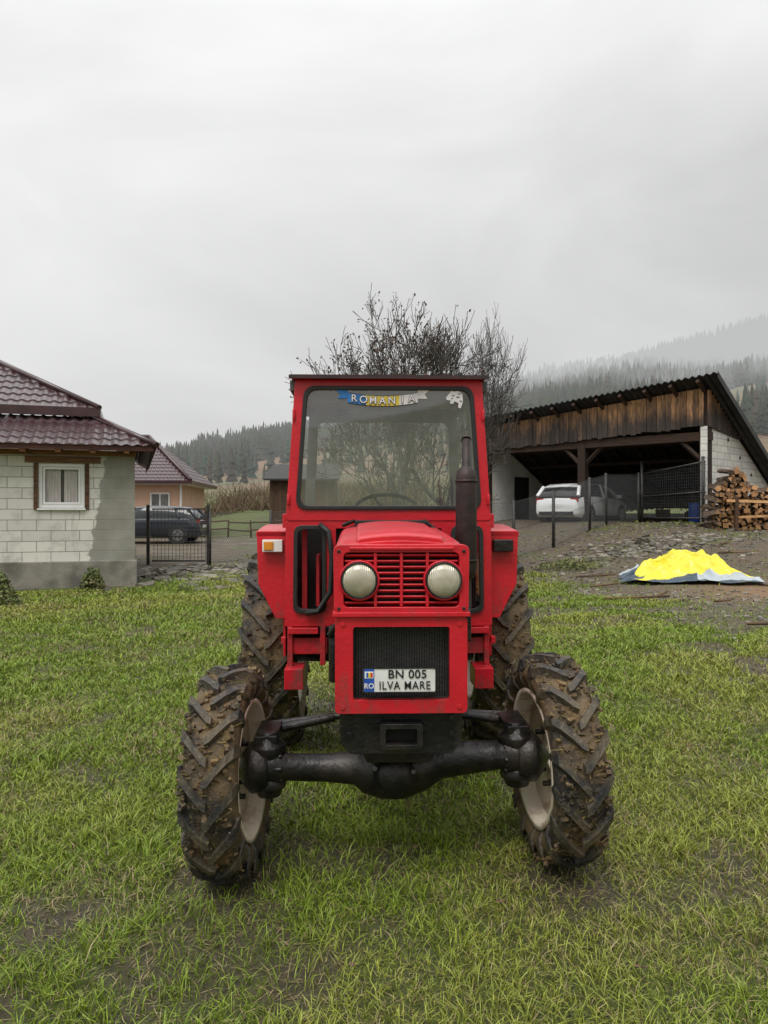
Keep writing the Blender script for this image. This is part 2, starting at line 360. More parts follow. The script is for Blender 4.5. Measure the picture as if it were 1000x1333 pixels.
def tyre(name,c,R,W,rim,nl,parent,lug=.035,side=1,sweep=.13,rz=0):
    b=B(name,[TY,rimm,blk],parent);Rc=R-lug;h=W/2;C0=c;c=(0,0,0)
    prof=[(rim,-h*.72),(rim+.03,-h*.86),((rim+Rc)/2,-h*1.02),(Rc-.045,-h*.97),(Rc-.012,-h*.82),(Rc,-h*.4),(Rc+.003,0),(Rc,h*.4),(Rc-.012,h*.82),(Rc-.045,h*.97),((rim+Rc)/2,h*1.02),(rim+.03,h*.86),(rim,h*.72)]
    b.lathe(prof,c,'x',64,0,True,(1.4,1.2,.95))
    for sdn in(-1,1):
        for i in range(nl):
            a0=2*math.pi*(i+(.5 if sdn>0 else 0))/nl
            loops=[]
            for t,dr,wd in((-.08,.0,.016),(.1,0,.02),(.4,.002,.019),(.75,.010,.021),(.98,.028,.026),(1.08,.075,.024),(1.05,.12,.012)):
                x=sdn*t*h+random.uniform(-.002,.002);a=a0+sweep/R*max(t,0)
                rt=R-dr+random.uniform(-.003,.002);rb=min(rt-lug*1.1,Rc-.01)
                if t>=1.08: rb=rt-.02
                lp=[];wb=wd*1.35
                for (aa,rr,xx) in((a-wb/R,rb,x),(a-wd/R,rt,x),(a+wd/R,rt,x),(a+wb/R,rb,x)):
                    if t>1.0: xx=x+sdn*(0 if rr==rt else -.03)
                    lp.append((c[0]+xx,c[1]-rr*math.cos(aa),c[2]+rr*math.sin(aa)))
                loops.append(lp)
            q_=random.uniform(.8,1.15);b.loft(loops,0,True,False,(q_,q_,q_*1.02))
    for k in range(int(1000*R/.46)):
        a=random.uniform(0,2*math.pi);x=random.uniform(-h,h)*.95;rr=Rc+random.uniform(-.008,.012)
        s=random.uniform(.006,.020)
        rot=Matrix.Rotation(random.random()*6,3,'X')@Matrix.Rotation(random.random()*6,3,'Z')
        if random.random()<.5: sz=(s*3.5,.002,.003);cc=random.choice([(3,2.6,1.4),(1.6,1.9,.7),(2.6,2.0,1.2)])
        else: sz=(s*1.6,s,s*.8);cc=random.choice([(1.6,1.3,.95),(1.2,1.0,.8),(1.9,1.6,1.1)])
        b.box((c[0]+x,c[1]-rr*math.cos(a),c[2]+rr*math.sin(a)),sz,0,rot,cc)
    b.lathe([(rim+.014,-h*.90),(rim-.010,-h*.88),(rim-.02,-h*.4),(rim-.022,h*.4),(rim-.010,h*.88),(rim+.014,h*.90),(rim+.0,h*.6),(rim-.010,0),(rim,-h*.6)],c,'x',48,1)
    dx=-side*h*.15
    b.lathe([(rim-.02,dx-.01*side),(rim*.75,dx+.03*side),(rim*.5,dx+.01*side),(.07,dx+.01*side),(.07,dx+.018*side),(rim*.5,dx+.018*side),(rim*.75,dx+.038*side),(rim-.02,dx)],c,'x',48,1)
    for k in range(8):
        a=2*math.pi*k/8;r=rim*.42;b.tube((c[0]+dx-.03,c[1]+r*math.cos(a),c[2]+r*math.sin(a)),(c[0]+dx+.04,c[1]+r*math.cos(a),c[2]+r*math.sin(a)),.012,None,6,2)
    ob=b.done();ob.location=C0;ob.rotation_euler=(0,0,rz);return ob
T=empty('tractor',(.055,3.40,0),math.radians(1.6))
FA=empty('front_axle',(0,0,0),0,T,-.033)
tyre('front_wheel_left',(-.705,0,.45),.452,.22,.285,17,FA,.036,-1,.13,math.radians(-4.5))
tyre('front_wheel_right',(.705,0,.45),.452,.22,.285,17,FA,.036,1,.13,math.radians(4.5))
tyre('rear_wheel_left',(-.725,1.9,.64),.65,.34,.37,20,T,.042,-1,.2)
tyre('rear_wheel_right',(.725,1.9,.66),.65,.34,.37,20,T,.042,1,.2)
b=B('axle_beam',[blk,grey],FA)
b.path([(-.60,0,.46),(-.5,0,.455),(-.46,0,.45),(-.3,0,.44),(-.17,0,.435),(-.12,0,.425),(-.05,0,.415),(.03,0,.415),(.12,0,.43),(.2,0,.45),(.34,0,.46),(.47,0,.465),(.5,0,.465),(.60,0,.465)],[.085,.08,.058,.06,.072,.1,.118,.12,.105,.078,.07,.062,.085,.085],16)
b.lathe([(.0,-.16),(.05,-.155),(.085,-.13),(.10,-.08),(.10,.1)],(-.0,0,.42),'y',20,0,False)
for s in(-1,1):
    b.lathe([(.0,.33),(.05,.33),(.06,.36),(.075,.37),(.075,.40),(.06,.42),(.068,.5),(.08,.52),(.08,.55),(.055,.57),(.045,.61),(0,.61)],(s*.545,0,0),'z',20,0,False)
    b.lathe([(.0,s*.54),(.095,s*.54),(.11,s*.58),(.11,s*.62),(.075,s*.65),(0,s*.70)],(0,0,.455),'x',28,0,False)
    for k in range(8):
        a=2*math.pi*k/8;b.tube((s*.55,.09*math.cos(a),.455+.09*math.sin(a)),(s*.63,.09*math.cos(a),.455+.09*math.sin(a)),.012,None,6,0)
        b.tube((s*.48,.07*math.cos(a),.462+.07*math.sin(a)),(s*.52,.07*math.cos(a),.462+.07*math.sin(a)),.012,None,6,0)
    b.bb(s*.5,s*.60,-.05,.22,.565,.60)
for dx,dz in((-.08,.05),(.0,-.05),(.08,.03),(-.05,-.04),(.06,-.02)): b.tube((dx,-.14,.42+dz),(dx,-.10,.42+dz),.012,None,6,1)
b.path([(-.55,.2,.585),(-.3,.24,.60),(.3,.24,.60),(.55,.2,.585)],.017,8)
b.tube((-.5,.16,.575),(-.26,.19,.61),.022,None,8);b.tube((.5,.16,.575),(.26,.19,.61),.022,None,8)
b.done(.004)
b=B('front_support',[blk,dark],T)
b.plate([(-.24,.775),(.245,.775),(.24,.64),(.20,.60),(-.20,.60),(-.235,.64)],-.36,.30)
b.plate([(-.2,.64),(.2,.64),(.13,.50),(-.13,.50)],-.16,.22)
b.ring(rquad(rect(-.083,.083,.635,.735),.012,3),rquad(rect(-.060,.060,.655,.715),.008,3),-.43,-.37)
b.plate(rect(-.06,.06,.65,.72),-.365,-.361,1)
for x in(-.20,.20):
    for z in(.745,.68): b.tube((x,-.375,z),(x,-.355,z),.013,None,6)
b.bb(-.16,.16,.2,1.6,.42,.8);b.bb(-.2,.2,1.3,2.1,.45,.95)
b.tube((-.6,1.9,.64),(.6,1.9,.64),.11,None,16)
b.done(.006)
def hl(y,w,zb,zt,r=.045,arch=.018):
    P=[(-w,y,zb),(w,y,zb)]
    for k in range(5):
        a=math.pi/2*k/4;P.append((w-r+r*math.cos(a),y,zt-r+r*math.sin(a)))
    for k in range(1,8):
        t=k/8;x=(w-r)*(1-2*t);P.append((x,y,zt+arch*(1-(2*t-1)**2)))
    for k in range(5):
        a=math.pi/2+math.pi/2*k/4;P.append((-w+r+r*math.cos(a),y,zt-r+r*math.sin(a)))
    return P
b=B('hood',[red,red2],T)
b.loft([hl(-.36,.262,1.165,1.42),hl(-.2,.262,1.165,1.438),hl(.05,.262,1.15,1.45),hl(.62,.265,1.13,1.468)],0,True)
b.loft([hl(-.35,.17,1.40,1.446,.02,.012),hl(-.31,.175,1.40,1.458,.02,.012),hl(.6,.18,1.40,1.492,.02,.012)],0,True)
b.done(.004)
b=B('nose_upper',[red,dark,blk],T)
out=rquad([(-.258,1.162),(.258,1.162),(.262,1.425),(-.262,1.425)],.03,5)
inn=rquad(rect(-.222,.222,1.185,1.395),.022,5)
b.ring(out,inn,-.435,-.355,0)
b.plate(rect(-.222,.222,1.185,1.395),-.375,-.36,1)
for k in range(9):
    z=1.199+k*.0228
    rot=Matrix.Rotation(math.radians(-22),3,'X')
    for x0,x1 in((-.219,-.004),(.004,.219)):
        b.box(((x0+x1)/2,-.412,z),(x1-x0,.022,.0072),0,rot)
for x in(-.10,0,.10): b.bb(x-.006,x+.006,-.430,-.385,1.186,1.394,0)
b.bb(-.264,.264,-.442,-.36,1.148,1.166,0)
b.bb(-.20,.20,-.445,-.43,1.405,1.416,0)
for x in(-.24,.24):
    for z in(1.18,1.40): b.tube((x,-.442,z),(x,-.43,z),.007,None,8,2)
b.done(.003)
lens_m,nt,p,o=newmat('headlight_glass')
wv=nt.nodes.new('ShaderNodeTexWave');wv.inputs['Scale'].default_value=45;tcn=nt.nodes.new('ShaderNodeTexCoord');nt.links.new(tcn.outputs['Object'],wv.inputs['Vector'])
c=mixc(nt,ramp(nt,noise(nt,14),.35,.7),(.62,.58,.45),(.40,.36,.26));nt.links.new(c,p.inputs['Base Color']);p.inputs['Roughness'].default_value=.12
bp=nt.nodes.new('ShaderNodeBump');bp.inputs['Strength'].default_value=.5;bp.inputs['Distance'].default_value=.004;nt.links.new(wv.outputs['Fac'],bp.inputs['Height']);nt.links.new(bp.outputs[0],p.inputs['Normal'])
p.inputs['Metallic'].default_value=.2;p.inputs['Coat Weight'].default_value=1
for s,nm in((-1,'left'),(1,'right')):
    b=B('headlight_'+nm,[lens_m,blk,red],T)
    c=(s*.162,-.445,1.288)
    b.lathe([(.0,-.022),(.02,-.0215),(.04,-.017),(.055,-.009),(.064,0)],c,'y',36,0,False)
    b.lathe([(.064,.0),(.065,-.005),(.069,-.005),(.071,.002),(.071,.05),(.06,.05)],c,'y',36,1)
    b.lathe([(.071,.008),(.071,.0),(.078,.004),(.08,.05),(.07,.05)],c,'y',36,2)
    b.done()
b=B('nose_lower',[red,grey,dark,blk],T)
b.ring(rquad(rect(-.255,.255,.775,1.146),.02,5),rquad(rect(-.186,.186,.826,1.108),.012,5),-.425,-.38,0)
b.ring(rquad(rect(-.253,.253,.777,1.144),.02,5),rquad(rect(-.235,.235,.79,1.13),.012,5),-.379,-.05,0)
b.plate(rect(-.23,.23,.80,1.12),-.34,-.2,1)
for k in range(46): b.bb(-.225+k*.01-.0015,-.225+k*.01+.0015,-.346,-.34,.81,1.11,2)
for k in range(-16,48):
    for sg in(-1,1):
        x0=-.186+k*.0118
        p0=[x0,.826];p1=[x0+sg*.165,1.108]
        def cl(a,bq):
            (xa,za),(xb,zb)=a,bq
            if xa>xb:(xa,za),(xb,zb)=(xb,zb),(xa,za)
            L,Rr=-.186,.186
            if xb<L or xa>Rr:return None
            m_=(zb-za)/(xb-xa)
            if xa<L: za+=m_*(L-xa);xa=L
            if xb>Rr: zb+=m_*(Rr-xb);xb=Rr
            return (xa,za),(xb,zb)
        r=cl(p0,p1)
        if r: b.tube((r[0][0],-.388,r[0][1]),(r[1][0],-.388,r[1][1]),.0012,None,3,3,False)
b.ring(rquad(rect(-.188,.188,.824,1.11),.012,5),rquad(rect(-.180,.180,.832,1.102),.012,5),-.395,-.383,3)
for x in(-.225,.225):
    for z in(.80,1.12): b.tube((x,-.431,z),(x,-.42,z),.009,None,6,0)
b.done(.0035)
white=pm('plate_white',(.78,.78,.76),(.66,.65,.62),14,.4);blue=pm('plate_blue',(.02,.09,.42),None,9,.4);txt=pm('plate_text',(.012,.012,.012),None,9,.5)
yel=pm('yellow_print',(.8,.62,.04),None,8,.5);redp=pm('red_print',(.6,.02,.02),None,8,.5);wt=pm('white_print',(.8,.8,.8),None,8,.5)
P=empty('licence_plate',(-.008,-.44,.907),0,T)
b=B('plate_body',[white,blue,txt,wt,yel,redp],P)
b.ring(rquad(rect(-.141,.141,-.048,.048),.008,4),rquad(rect(-.137,.137,-.044,.044),.006,4),-.005,.001,2)
b.plate(rquad(rect(-.139,.139,-.046,.046),.006,4),-.002,.0,0)
b.plate(rect(-.136,-.097,-.043,.043),-.0045,-.0025,1)
for k,mm in enumerate((1,4,5)): b.bb(-.127+k*.008,-.119+k*.008,-.0075,-.0055,.012,.03,mm)
b.bb(-.133,-.1,-.0058,-.005,.008,.034,3)
b.done()
def text(s,name,size,loc,mat,parent,ext=.0006,sx=1,bold=.0,sp=1.0):
    cu=bpy.data.curves.new(name,'FONT');cu.body=s;cu.size=size;cu.extrude=ext;cu.align_x='CENTER';cu.align_y='CENTER';cu.offset=bold;cu.space_character=sp
    cu.materials.append(mat);o=bpy.data.objects.new(name,cu);o.location=loc;o.rotation_euler=(math.pi/2,0,0);o.scale=(sx,1,1);sc.collection.objects.link(o);o.parent=parent;return o
text('BN 005','plate_text_top',.045,(.03,-.0055,.022),txt,P,bold=.0006,sx=1.02,sp=1.06)
text('ILVA MARE','plate_text_bottom',.045,(.02,-.0055,-.021),txt,P,bold=.0003,sx=.84,sp=1.1)
text('RO','plate_country',.027,(-.1165,-.006,-.022),wt,P,bold=.0005)
b=B('cab_shell',[red,red2,rub,dark,inner],T)
y0=1.0
outq=[(-.585,1.50),(.585,1.50),(.532,2.30),(-.532,2.30)];inq=[(-.527,1.565),(.527,1.565),(.478,2.262),(-.478,2.262)]
b.ring(rquad(outq,.02,6),rquad(inq,.07,6),y0,y0+.05,0)
b.ring(rquad([(-.53,1.562),(.53,1.562),(.481,2.265),(-.481,2.265)],.072,6),rquad([(-.506,1.585),(.506,1.585),(.459,2.243),(-.459,2.243)],.06,6),y0-.012,y0+.02,2)
yr=2.2
b.ring(rquad([(-.585,1.2),(.585,1.2),(.532,2.30),(-.532,2.30)],.02,6),rquad([(-.50,1.48),(.50,1.48),(.47,2.20),(-.47,2.20)],.05,6),yr,yr+.05,4)
b.loft([[(x*s1,y,z) for (x,z) in [(-.55,2.302),(.55,2.302),(.555,2.318),(-.555,2.318)]] for y,s1 in((y0-.05,1),(yr+.1,1))],1,True,False)
b.bb(-.5,.5,y0+.06,yr-.02,2.285,2.299,4)
b.box((0,1.6,2.327),(1.0,1.1,.018),1)
for s in(-1,1):
    b.box((s*.545,1.62,2.27),(.035,1.2,.06),4);b.box((s*.585,1.62,1.50),(.04,1.2,.08),0)
    b.tube((s*.583,1.62,1.52),(s*.538,1.62,2.27),.018,None,6,4)
    b.box((s*.585,1.75,1.25),(.03,.9,.45),0)
    o_=[(s*.30,.90),(s*.30,1.50),(s*.585,1.50),(s*.592,.90)];i_=[(s*.362,.985),(s*.362,1.465),(s*.53,1.465),(s*.535,.985)]
    b.ring(rquad(o_,.012,5),rquad(i_,.045,5),y0+.005,y0+.04,0)
    b.ring(rquad([(s*.355,.975),(s*.355,1.475),(s*.538,1.475),(s*.543,.975)],.05,5),rquad([(s*.378,1.0),(s*.378,1.45),(s*.515,1.45),(s*.52,1.0)],.04,5),y0-.012,y0+.02,2)
    b.bb(s*.35,s*.56,y0+.02,y0+.06,.74,.83,1);b.bb(s*.545,s*.575,y0,y0+.035,.6,.9,1)
    b.bb(s*.48,s*.585,y0-.08,y0+.12,.56,.675,0);b.bb(s*.36,s*.39,y0,y0+.03,.68,.9,1)
    b.bb(s*.40,s*.57,y0-.02,y0+.3,.86,.895,0);b.bb(s*.585,s*.61,y0,y0+.05,.80,.84,0)
    b.plate([(s*.765,1.44),(s*.755,1.13),(s*.655,.93),(s*.56,.93),(s*.56,1.44)],1.12,1.155,0)
    fl=[]
    for k in range(9):
        t=k/8;y=1.12+t*1.4;z=1.435+.035*math.sin(math.pi*min(1,t*1.2))-(.5*max(0,t-.7))
        fl.append([(s*.57,y,z),(s*.768,y,z),(s*.768,y,z-.03),(s*.57,y,z-.03)])
    b.loft(fl,0)
    b.bb(s*.60,s*.615,1.16,2.4,.7,1.43,0)
    for z in(1.62,2.1): b.tube((s*(.575-.05*(z-1.5)/.8),y0-.012,z-.03),(s*(.575-.05*(z-1.5)/.8),y0-.012,z+.03),.009,None,8,0)
b.plate(rect(-.305,.305,1.455,1.50),y0+.005,y0+.04,0)
b.bb(-.3,.3,y0+.045,y0+.08,.85,1.52,3)
b.bb(-.54,-.3,y0+.3,y0+.34,.9,1.5,3);b.bb(.3,.54,y0+.3,y0+.34,.9,1.5,3)
b.bb(-.50,-.47,y0+.1,y0+.13,.9,1.5,1);b.bb(-.42,-.40,y0+.12,y0+.28,1.0,1.3,1)
b.bb(-.56,.56,y0+.1,yr,.84,.88,3)
b.done(.005)
rust=pm('roof_edge',(.05,.02,.018),(.02,.015,.014),20,.7)
b=B('roof_lip',[rust],T);b.bb(-.562,.562,y0-.062,y0-.048,2.298,2.316);b.bb(-.56,.56,y0-.05,yr+.1,2.3185,2.322);b.done()
def glassmat(name,tint,dirt,gl):
    m,nt,p,o=newmat(name);nt.nodes.remove(p)
    t=nt.nodes.new('ShaderNodeBsdfTransparent');t.inputs[0].default_value=c4(tint)
    d=nt.nodes.new('ShaderNodeBsdfDiffuse');d.inputs[0].default_value=(.6,.61,.58,1)
    g=nt.nodes.new('ShaderNodeBsdfGlossy');g.inputs['Roughness'].default_value=.03
    m1=nt.nodes.new('ShaderNodeMixShader');m2=nt.nodes.new('ShaderNodeMixShader')
    f=noise(nt,3,8,rough=.7);f2=noise(nt,90,2)
    a=mth(nt,'MULTIPLY',ramp(nt,f,.2,.8),dirt*2)
    a2=mth(nt,'MULTIPLY_ADD',ramp(nt,f2,.66,.72),.22,a)
    nt.links.new(a2,m1.inputs[0]);nt.links.new(t.outputs[0],m1.inputs[1]);nt.links.new(d.outputs[0],m1.inputs[2])
    m2.inputs[0].default_value=gl;nt.links.new(m1.outputs[0],m2.inputs[1]);nt.links.new(g.outputs[0],m2.inputs[2]);nt.links.new(m2.outputs[0],o.inputs[0]);return m
gw=glassmat('windscreen_glass',(.92,.95,.93),.08,.16)  # film is glass dirt plus sky reflection put into its pale colour
b=B('windscreen',[gw],T);q=rquad([(-.51,1.58),(.51,1.58),(.463,2.247),(-.463,2.247)],.06,6);b.add([(x,y0+.008,z) for x,z in q],[tuple(range(len(q)))]);b.done()
gw2=glassmat('rear_glass',(.95,.97,.96),.05,.05)
b=B('rear_window',[gw2],T);b.add([(-.50,yr+.02,1.48),(.50,yr+.02,1.48),(.47,yr+.02,2.20),(-.47,yr+.02,2.20)],[(0,1,2,3)]);b.done()
b=B('cab_interior',[rub,blk,pm('seat_vinyl',(.03,.03,.035),(.05,.045,.04),8,.6)],T)
pts=[(.0+.2*math.cos(2*math.pi*k/28),1.38+.12*math.sin(2*math.pi*k/28),1.56+.10*math.sin(2*math.pi*k/28)) for k in range(28)]
b.path(pts,.013,8,0,False,closed=True)
for k in(0,9,19): b.tube((0,1.38,1.55),pts[k],.008,None,6,0)
b.tube((0,1.38,1.56),(0,1.15,1.1),.02,None,8,1)
b.plate(rquad(rect(-.22,.22,1.12,1.5),.06,4),1.98,2.06,2);b.bb(-.23,.23,1.6,2.0,1.05,1.15,2)
b.bb(-.28,.28,1.06,1.2,1.30,1.5,1)
for x in(-.15,.02,.2): b.tube((x+.1,1.3,.95),(x+.12,1.35,1.5),.008,None,6,1);
b.done(.01)
b=B('engine_bay',[blk,dark,grey],T)
b.loft([hl(.63,.235,1.05,1.45,.05,.01),hl(.99,.25,1.05,1.475,.05,.01)],0)
b.bb(-.2,.2,-.04,1.0,.6,1.13,0)
for k in range(3): b.bb(.2,.27,.15+k*.22,.3+k*.22,.9,1.05,0);b.bb(-.27,-.2,.15+k*.22,.3+k*.22,.75,1.0,2)
b.path([(-.25,.2,1.05),(-.31,.4,.95),(-.29,.8,.85),(-.3,1.0,.8)],.015,6,1);b.path([(.25,.1,.9),(.32,.5,.8),(.30,1.0,.75)],.015,6,1)
b.tube((-.27,.5,.7),(-.27,.5,.98),.05,None,12,0);b.bb(.27,.35,.6,.85,.62,.8,0)
b.bb(.262,.33,.0,.25,.98,1.12,0)
b.path([(-.1,1.0,1.46),(-.2,.9,1.50),(-.25,.7,1.48)],.012,6,0);b.path([(.1,1.0,1.48),(.2,.9,1.50),(.28,.7,1.42),(.3,.5,1.2)],.012,6,0)
b.bb(-.19,.19,.66,.9,1.44,1.505,1)
b.done(.006)
b=B('exhaust',[exh],T);ex,ey=.375,.50
b.path([(.26,.3,1.0),(.33,.4,1.0),(ex,ey,1.05),(ex,ey,1.2),(ex,ey,1.24)],[.03,.03,.028,.026,.026],12)
b.path([(ex,ey,1.21),(ex,ey,1.23),(ex,ey,1.26),(ex,ey,1.72),(ex,ey,1.755),(ex,ey,1.775),(ex,ey,1.785),(ex,ey,1.92)],[.027,.045,.054,.054,.048,.03,.022,.022],20)
b.path([(ex,ey,1.915),(ex,ey+.01,1.93)],[.026,.020],14)
b.bb(ex-.1,ex,ey-.01,ey+.01,1.31,1.33)
for z in(1.30,1.70): b.lathe([(.054,z),(.058,z),(.058,z+.012),(.054,z+.012)],(ex,ey,0),'z',20)
b.done()
org=pm('indicator_orange',(.75,.28,.03),None,8,.25);
for s,nm in((-1,'left'),(1,'right')):
    b=B('side_lamp_'+nm,[blk,org,white],T)
    b.bb(s*.61,s*.725,1.06,1.115,1.32,1.39,0 if s>0 else 2);
    if s<0: b.bb(-.715,-.66,1.052,1.0598,1.33,1.38,1)
    b.bb(s*.55,s*.60,1.16,1.19,1.40,1.43,0)
    b.done(.006)
b=B('air_hose',[rub],T);b.path([(-.39,.97,1.48),(-.34,.95,1.44),(-.32,.95,1.3),(-.33,.96,1.1),(-.4,.97,.99),(-.47,.97,.98)],.016,8);b.done()
R_=empty('windscreen_sticker',(-.035,y0-.004,2.195),0,T)
b=B('ribbon',[pm('rib_blue',(.03,.22,.62),None,9,.5),pm('rib_yellow',(.75,.6,.08),None,9,.5),wt,txt],R_)
def rz_(x): return -.035*math.cos(x/.25*math.pi*.45)+.02
def rib(x0,x1,mi,y=0,hh=.055,nn=10,off=0):
    vs=[]
    for k in range(nn+1):
        x=x0+(x1-x0)*k/nn;z=rz_(x)+off;vs+=[(x,y,z-hh/2),(x,y,z+hh/2)]
    b.add(vs,[(2*k,2*k+2,2*k+3,2*k+1) for k in range(nn)],mi)
rib(-.20,-.095,0);rib(-.095,.095,1);rib(.095,.20,2);rib(-.2,.2,3,.0006,.060,20)
b.add([(-.275,.002,.055),(-.2,.002,.048),(-.19,.002,.0),(-.255,.002,-.0),(-.24,.002,.025)],[(0,1,2,3,4)],0)
b.add([(.275,.002,.055),(.2,.002,.048),(.19,.002,.0),(.255,.002,-.0),(.24,.002,.025)],[(0,1,2,3,4)],2)
b.done()
for k,ch in enumerate('ROMANIA'):
    x=-.162+k*.0535+(.006 if k>4 else 0)
    text(ch,'banner_letter_%d'%k,.058,(x,-.004,rz_(x)),txt,R_,.0004,bold=.0030)
    text(ch,'banner_letter_face_%d'%k,.058,(x,-.0075,rz_(x)),wt,R_,.0004,bold=.0006)
W_=empty('wolf_sticker',(.375,y0-.004,2.19),0,T)
b=B('wolf_head',[wt,txt],W_)
b.add([(x,0,z) for x,z in[(-.05,.01),(-.03,.035),(-.02,.05),(.0,.045),(.02,.05),(.045,.03),(.048,-.01),(.035,-.05),(.02,-.045),(.022,-.02),(.0,-.01),(-.01,-.025),(-.03,-.02),(-.02,-.005),(-.045,-.003)]],[tuple(range(15))])
for x,z,l in((-.015,.02,.02),(.01,.012,.03),(.02,.03,.02),(.03,-.01,.02),(-.02,.005,.015)): b.bb(x,x+l*.6,-.003,-.001,z,z+.004,1)
b.done()
# ------------------------------------------------------------ HOUSE 1
def blockmat(name,c1,c2,plast=None,bw=.5,rh=.2):
    m,nt,p,o=newmat(name);tc=nt.nodes.new('ShaderNodeTexCoord');s=nt.nodes.new('ShaderNodeSeparateXYZ');nt.links.new(tc.outputs['Object'],s.inputs[0])
    cb=nt.nodes.new('ShaderNodeCombineXYZ')
    nt.links.new(mth(nt,'ADD',s.outputs['X'],s.outputs['Y']),cb.inputs[0]);nt.links.new(s.outputs['Z'],cb.inputs[1])
    br=nt.nodes.new('ShaderNodeTexBrick');br.inputs['Scale'].default_value=1;br.inputs['Brick Width'].default_value=bw;br.inputs['Row Height'].default_value=rh;br.inputs['Mortar Size'].default_value=.008
    br.inputs['Color1'].default_value=c4(c1);br.inputs['Color2'].default_value=c4(c2);br.inputs['Mortar'].default_value=(.27,.26,.235,1);br.inputs['Mortar Smooth'].default_value=.3
    nt.links.new(cb.outputs[0],br.inputs['Vector'])
    c=mixc(nt,ramp(nt,noise(nt,2.5,8,rough=.75),.50,.76),br.outputs['Color'],(.36,.345,.30))
    c=mixc(nt,mth(nt,'MULTIPLY',ramp(nt,noise(nt,5,8,(1,1,.25),rough=.7),.54,.72),.4),c,(.22,.21,.18))
    if plast:
        q=mth(nt,'MULTIPLY_ADD',noise(nt,3.2,5),.55,s.outputs['X'])
        q2=mth(nt,'MULTIPLY_ADD',s.outputs['Z'],-.16,q)
        pc=mixc(nt,ramp(nt,noise(nt,2,7),.35,.65),(.23,.225,.185),(.32,.31,.27))
        c=mixc(nt,ramp(nt,q2,-.69,-.66),c,pc)
    nt.links.new(c,p.inputs['Base Color']);p.inputs['Roughness'].default_value=.9
    b=nt.nodes.new('ShaderNodeBump');b.inputs['Strength'].default_value=.5;b.inputs['Distance'].default_value=.02;nt.links.new(br.outputs['Fac'],b.inputs['Height']);b.invert=True;nt.links.new(b.outputs[0],p.inputs['Normal']);return m
blocks=blockmat('aac_blocks',(.70,.68,.61),(.58,.56,.51),True)
conc=pm('concrete',(.27,.25,.21),(.13,.12,.10),2.5,.9,0,.4,20)
wood=pm('weathered_wood',(.22,.115,.055),(.08,.048,.03),3,.8,0,.4,20,(1,1,9),True)
m,nt,p,o=newmat('barn_boards');tc=nt.nodes.new('ShaderNodeTexCoord');s_=nt.nodes.new('ShaderNodeSeparateXYZ');nt.links.new(tc.outputs['Object'],s_.inputs[0])
f1=noise(nt,1.6,8,(3,1,.5),rough=.7);f2=noise(nt,6,8,(6,6,.7),rough=.7)
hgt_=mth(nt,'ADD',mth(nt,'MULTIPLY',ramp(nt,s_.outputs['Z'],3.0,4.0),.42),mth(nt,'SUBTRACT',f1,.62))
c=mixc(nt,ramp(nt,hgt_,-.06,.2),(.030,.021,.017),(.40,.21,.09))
c=mixc(nt,ramp(nt,f2,.42,.64),c,(.055,.042,.034))
at=N(nt,'ShaderNodeAttribute',attribute_name='Col');c=mixc(nt,1,c,at.outputs['Color'],'MULTIPLY')
nt.links.new(c,p.inputs['Base Color']);p.inputs['Roughness'].default_value=.8;bwood=m
pvc=pm('white_pvc',(.78,.78,.77),(.7,.7,.69),3,.35)
winglass=pm('window_glass_dark',(.10,.10,.10),(.2,.19,.18),2,.08)
curtain=pm('curtain',(.62,.58,.55),(.45,.41,.39),3,.9,0,.3,20,(30,30,1))
maroon=pm('maroon_roof_tile',(.060,.023,.027),(.035,.015,.018),4,.30,.0,.1,30,coat=.3)
def tileroof(b,A,Bp,C,Dp,mi=0,px=.2,py=.35,amp=.016,step=.022):
    A,Bp,C,Dp=map(Vector,(A,Bp,C,Dp));ex=(Bp-A).normalized();nn=ex.cross(Dp-A).normalized()
    if nn.z<0:nn=-nn
    up=nn.cross(ex);  up=up if up.z>0 else -up
    L=(Bp-A).length;Hh=(Dp-A).dot(up);xl=(Dp-A).dot(ex);xr=(C-A).dot(ex)
    nc=int(L/px*6)+2;rows=[]
    nr=max(1,int(round(Hh/py)))
    for r in range(nr):
        rows+=[(r/nr,1),((r+.96)/nr,0)]
    vs=[];
    for v,st in rows:
        for k in range(nc):
            x=L*k/(nc-1);a=xl*v;bb_=L+(xr-L)*v;x=min(max(x,a),bb_)
            vs.append(A+ex*x+up*(v*Hh)+nn*(amp*math.sin(2*math.pi*x/px)+step*st))
    fs=[(r*nc+k,r*nc+k+1,(r+1)*nc+k+1,(r+1)*nc+k) for r in range(len(rows)-1) for k in range(nc-1)]
    b.add(vs,fs,mi,(1,1,1),False)
Hh=empty('block_house',(-4.83,15.0,0),math.radians(18))
b=B('walls',[blocks],Hh)
b.bb(-9,-1.72,0,.3,.5,2.72);b.bb(-.91,0,0,.3,.5,2.72);b.bb(-1.72,-.91,0,.3,.5,1.62);b.bb(-1.72,-.91,0,.3,2.47,2.72)
b.bb(-.3,0,.3,8,.5,2.72);b.bb(-9,-8.7,.3,8,.5,2.72);b.bb(-8.7,-.3,7.7,8,.5,2.72);b.done()
b=B('plinth',[conc],Hh);b.bb(-9.03,.04,-.05,8.03,-.6,.62);b.done(.02)
b=B('timber',[wood],Hh)
b.bb(-1.95,-.62,-.03,.02,2.475,2.60,col=(1,.9,.8));b.bb(-1.80,-1.725,-.025,.02,1.6,2.47,col=(.6,.5,.45));b.bb(-.905,-.83,-.025,.02,1.6,2.47,col=(.5,.45,.4))
b.bb(-9,.03,-.04,.0,2.62,2.72,col=(1.5,1.3,1.1))
for k in range(15): b.bb(-8.6+k*.6,-8.5+k*.6,-.4,1.0,2.66,2.74,col=(1.6,1.3,1.1))
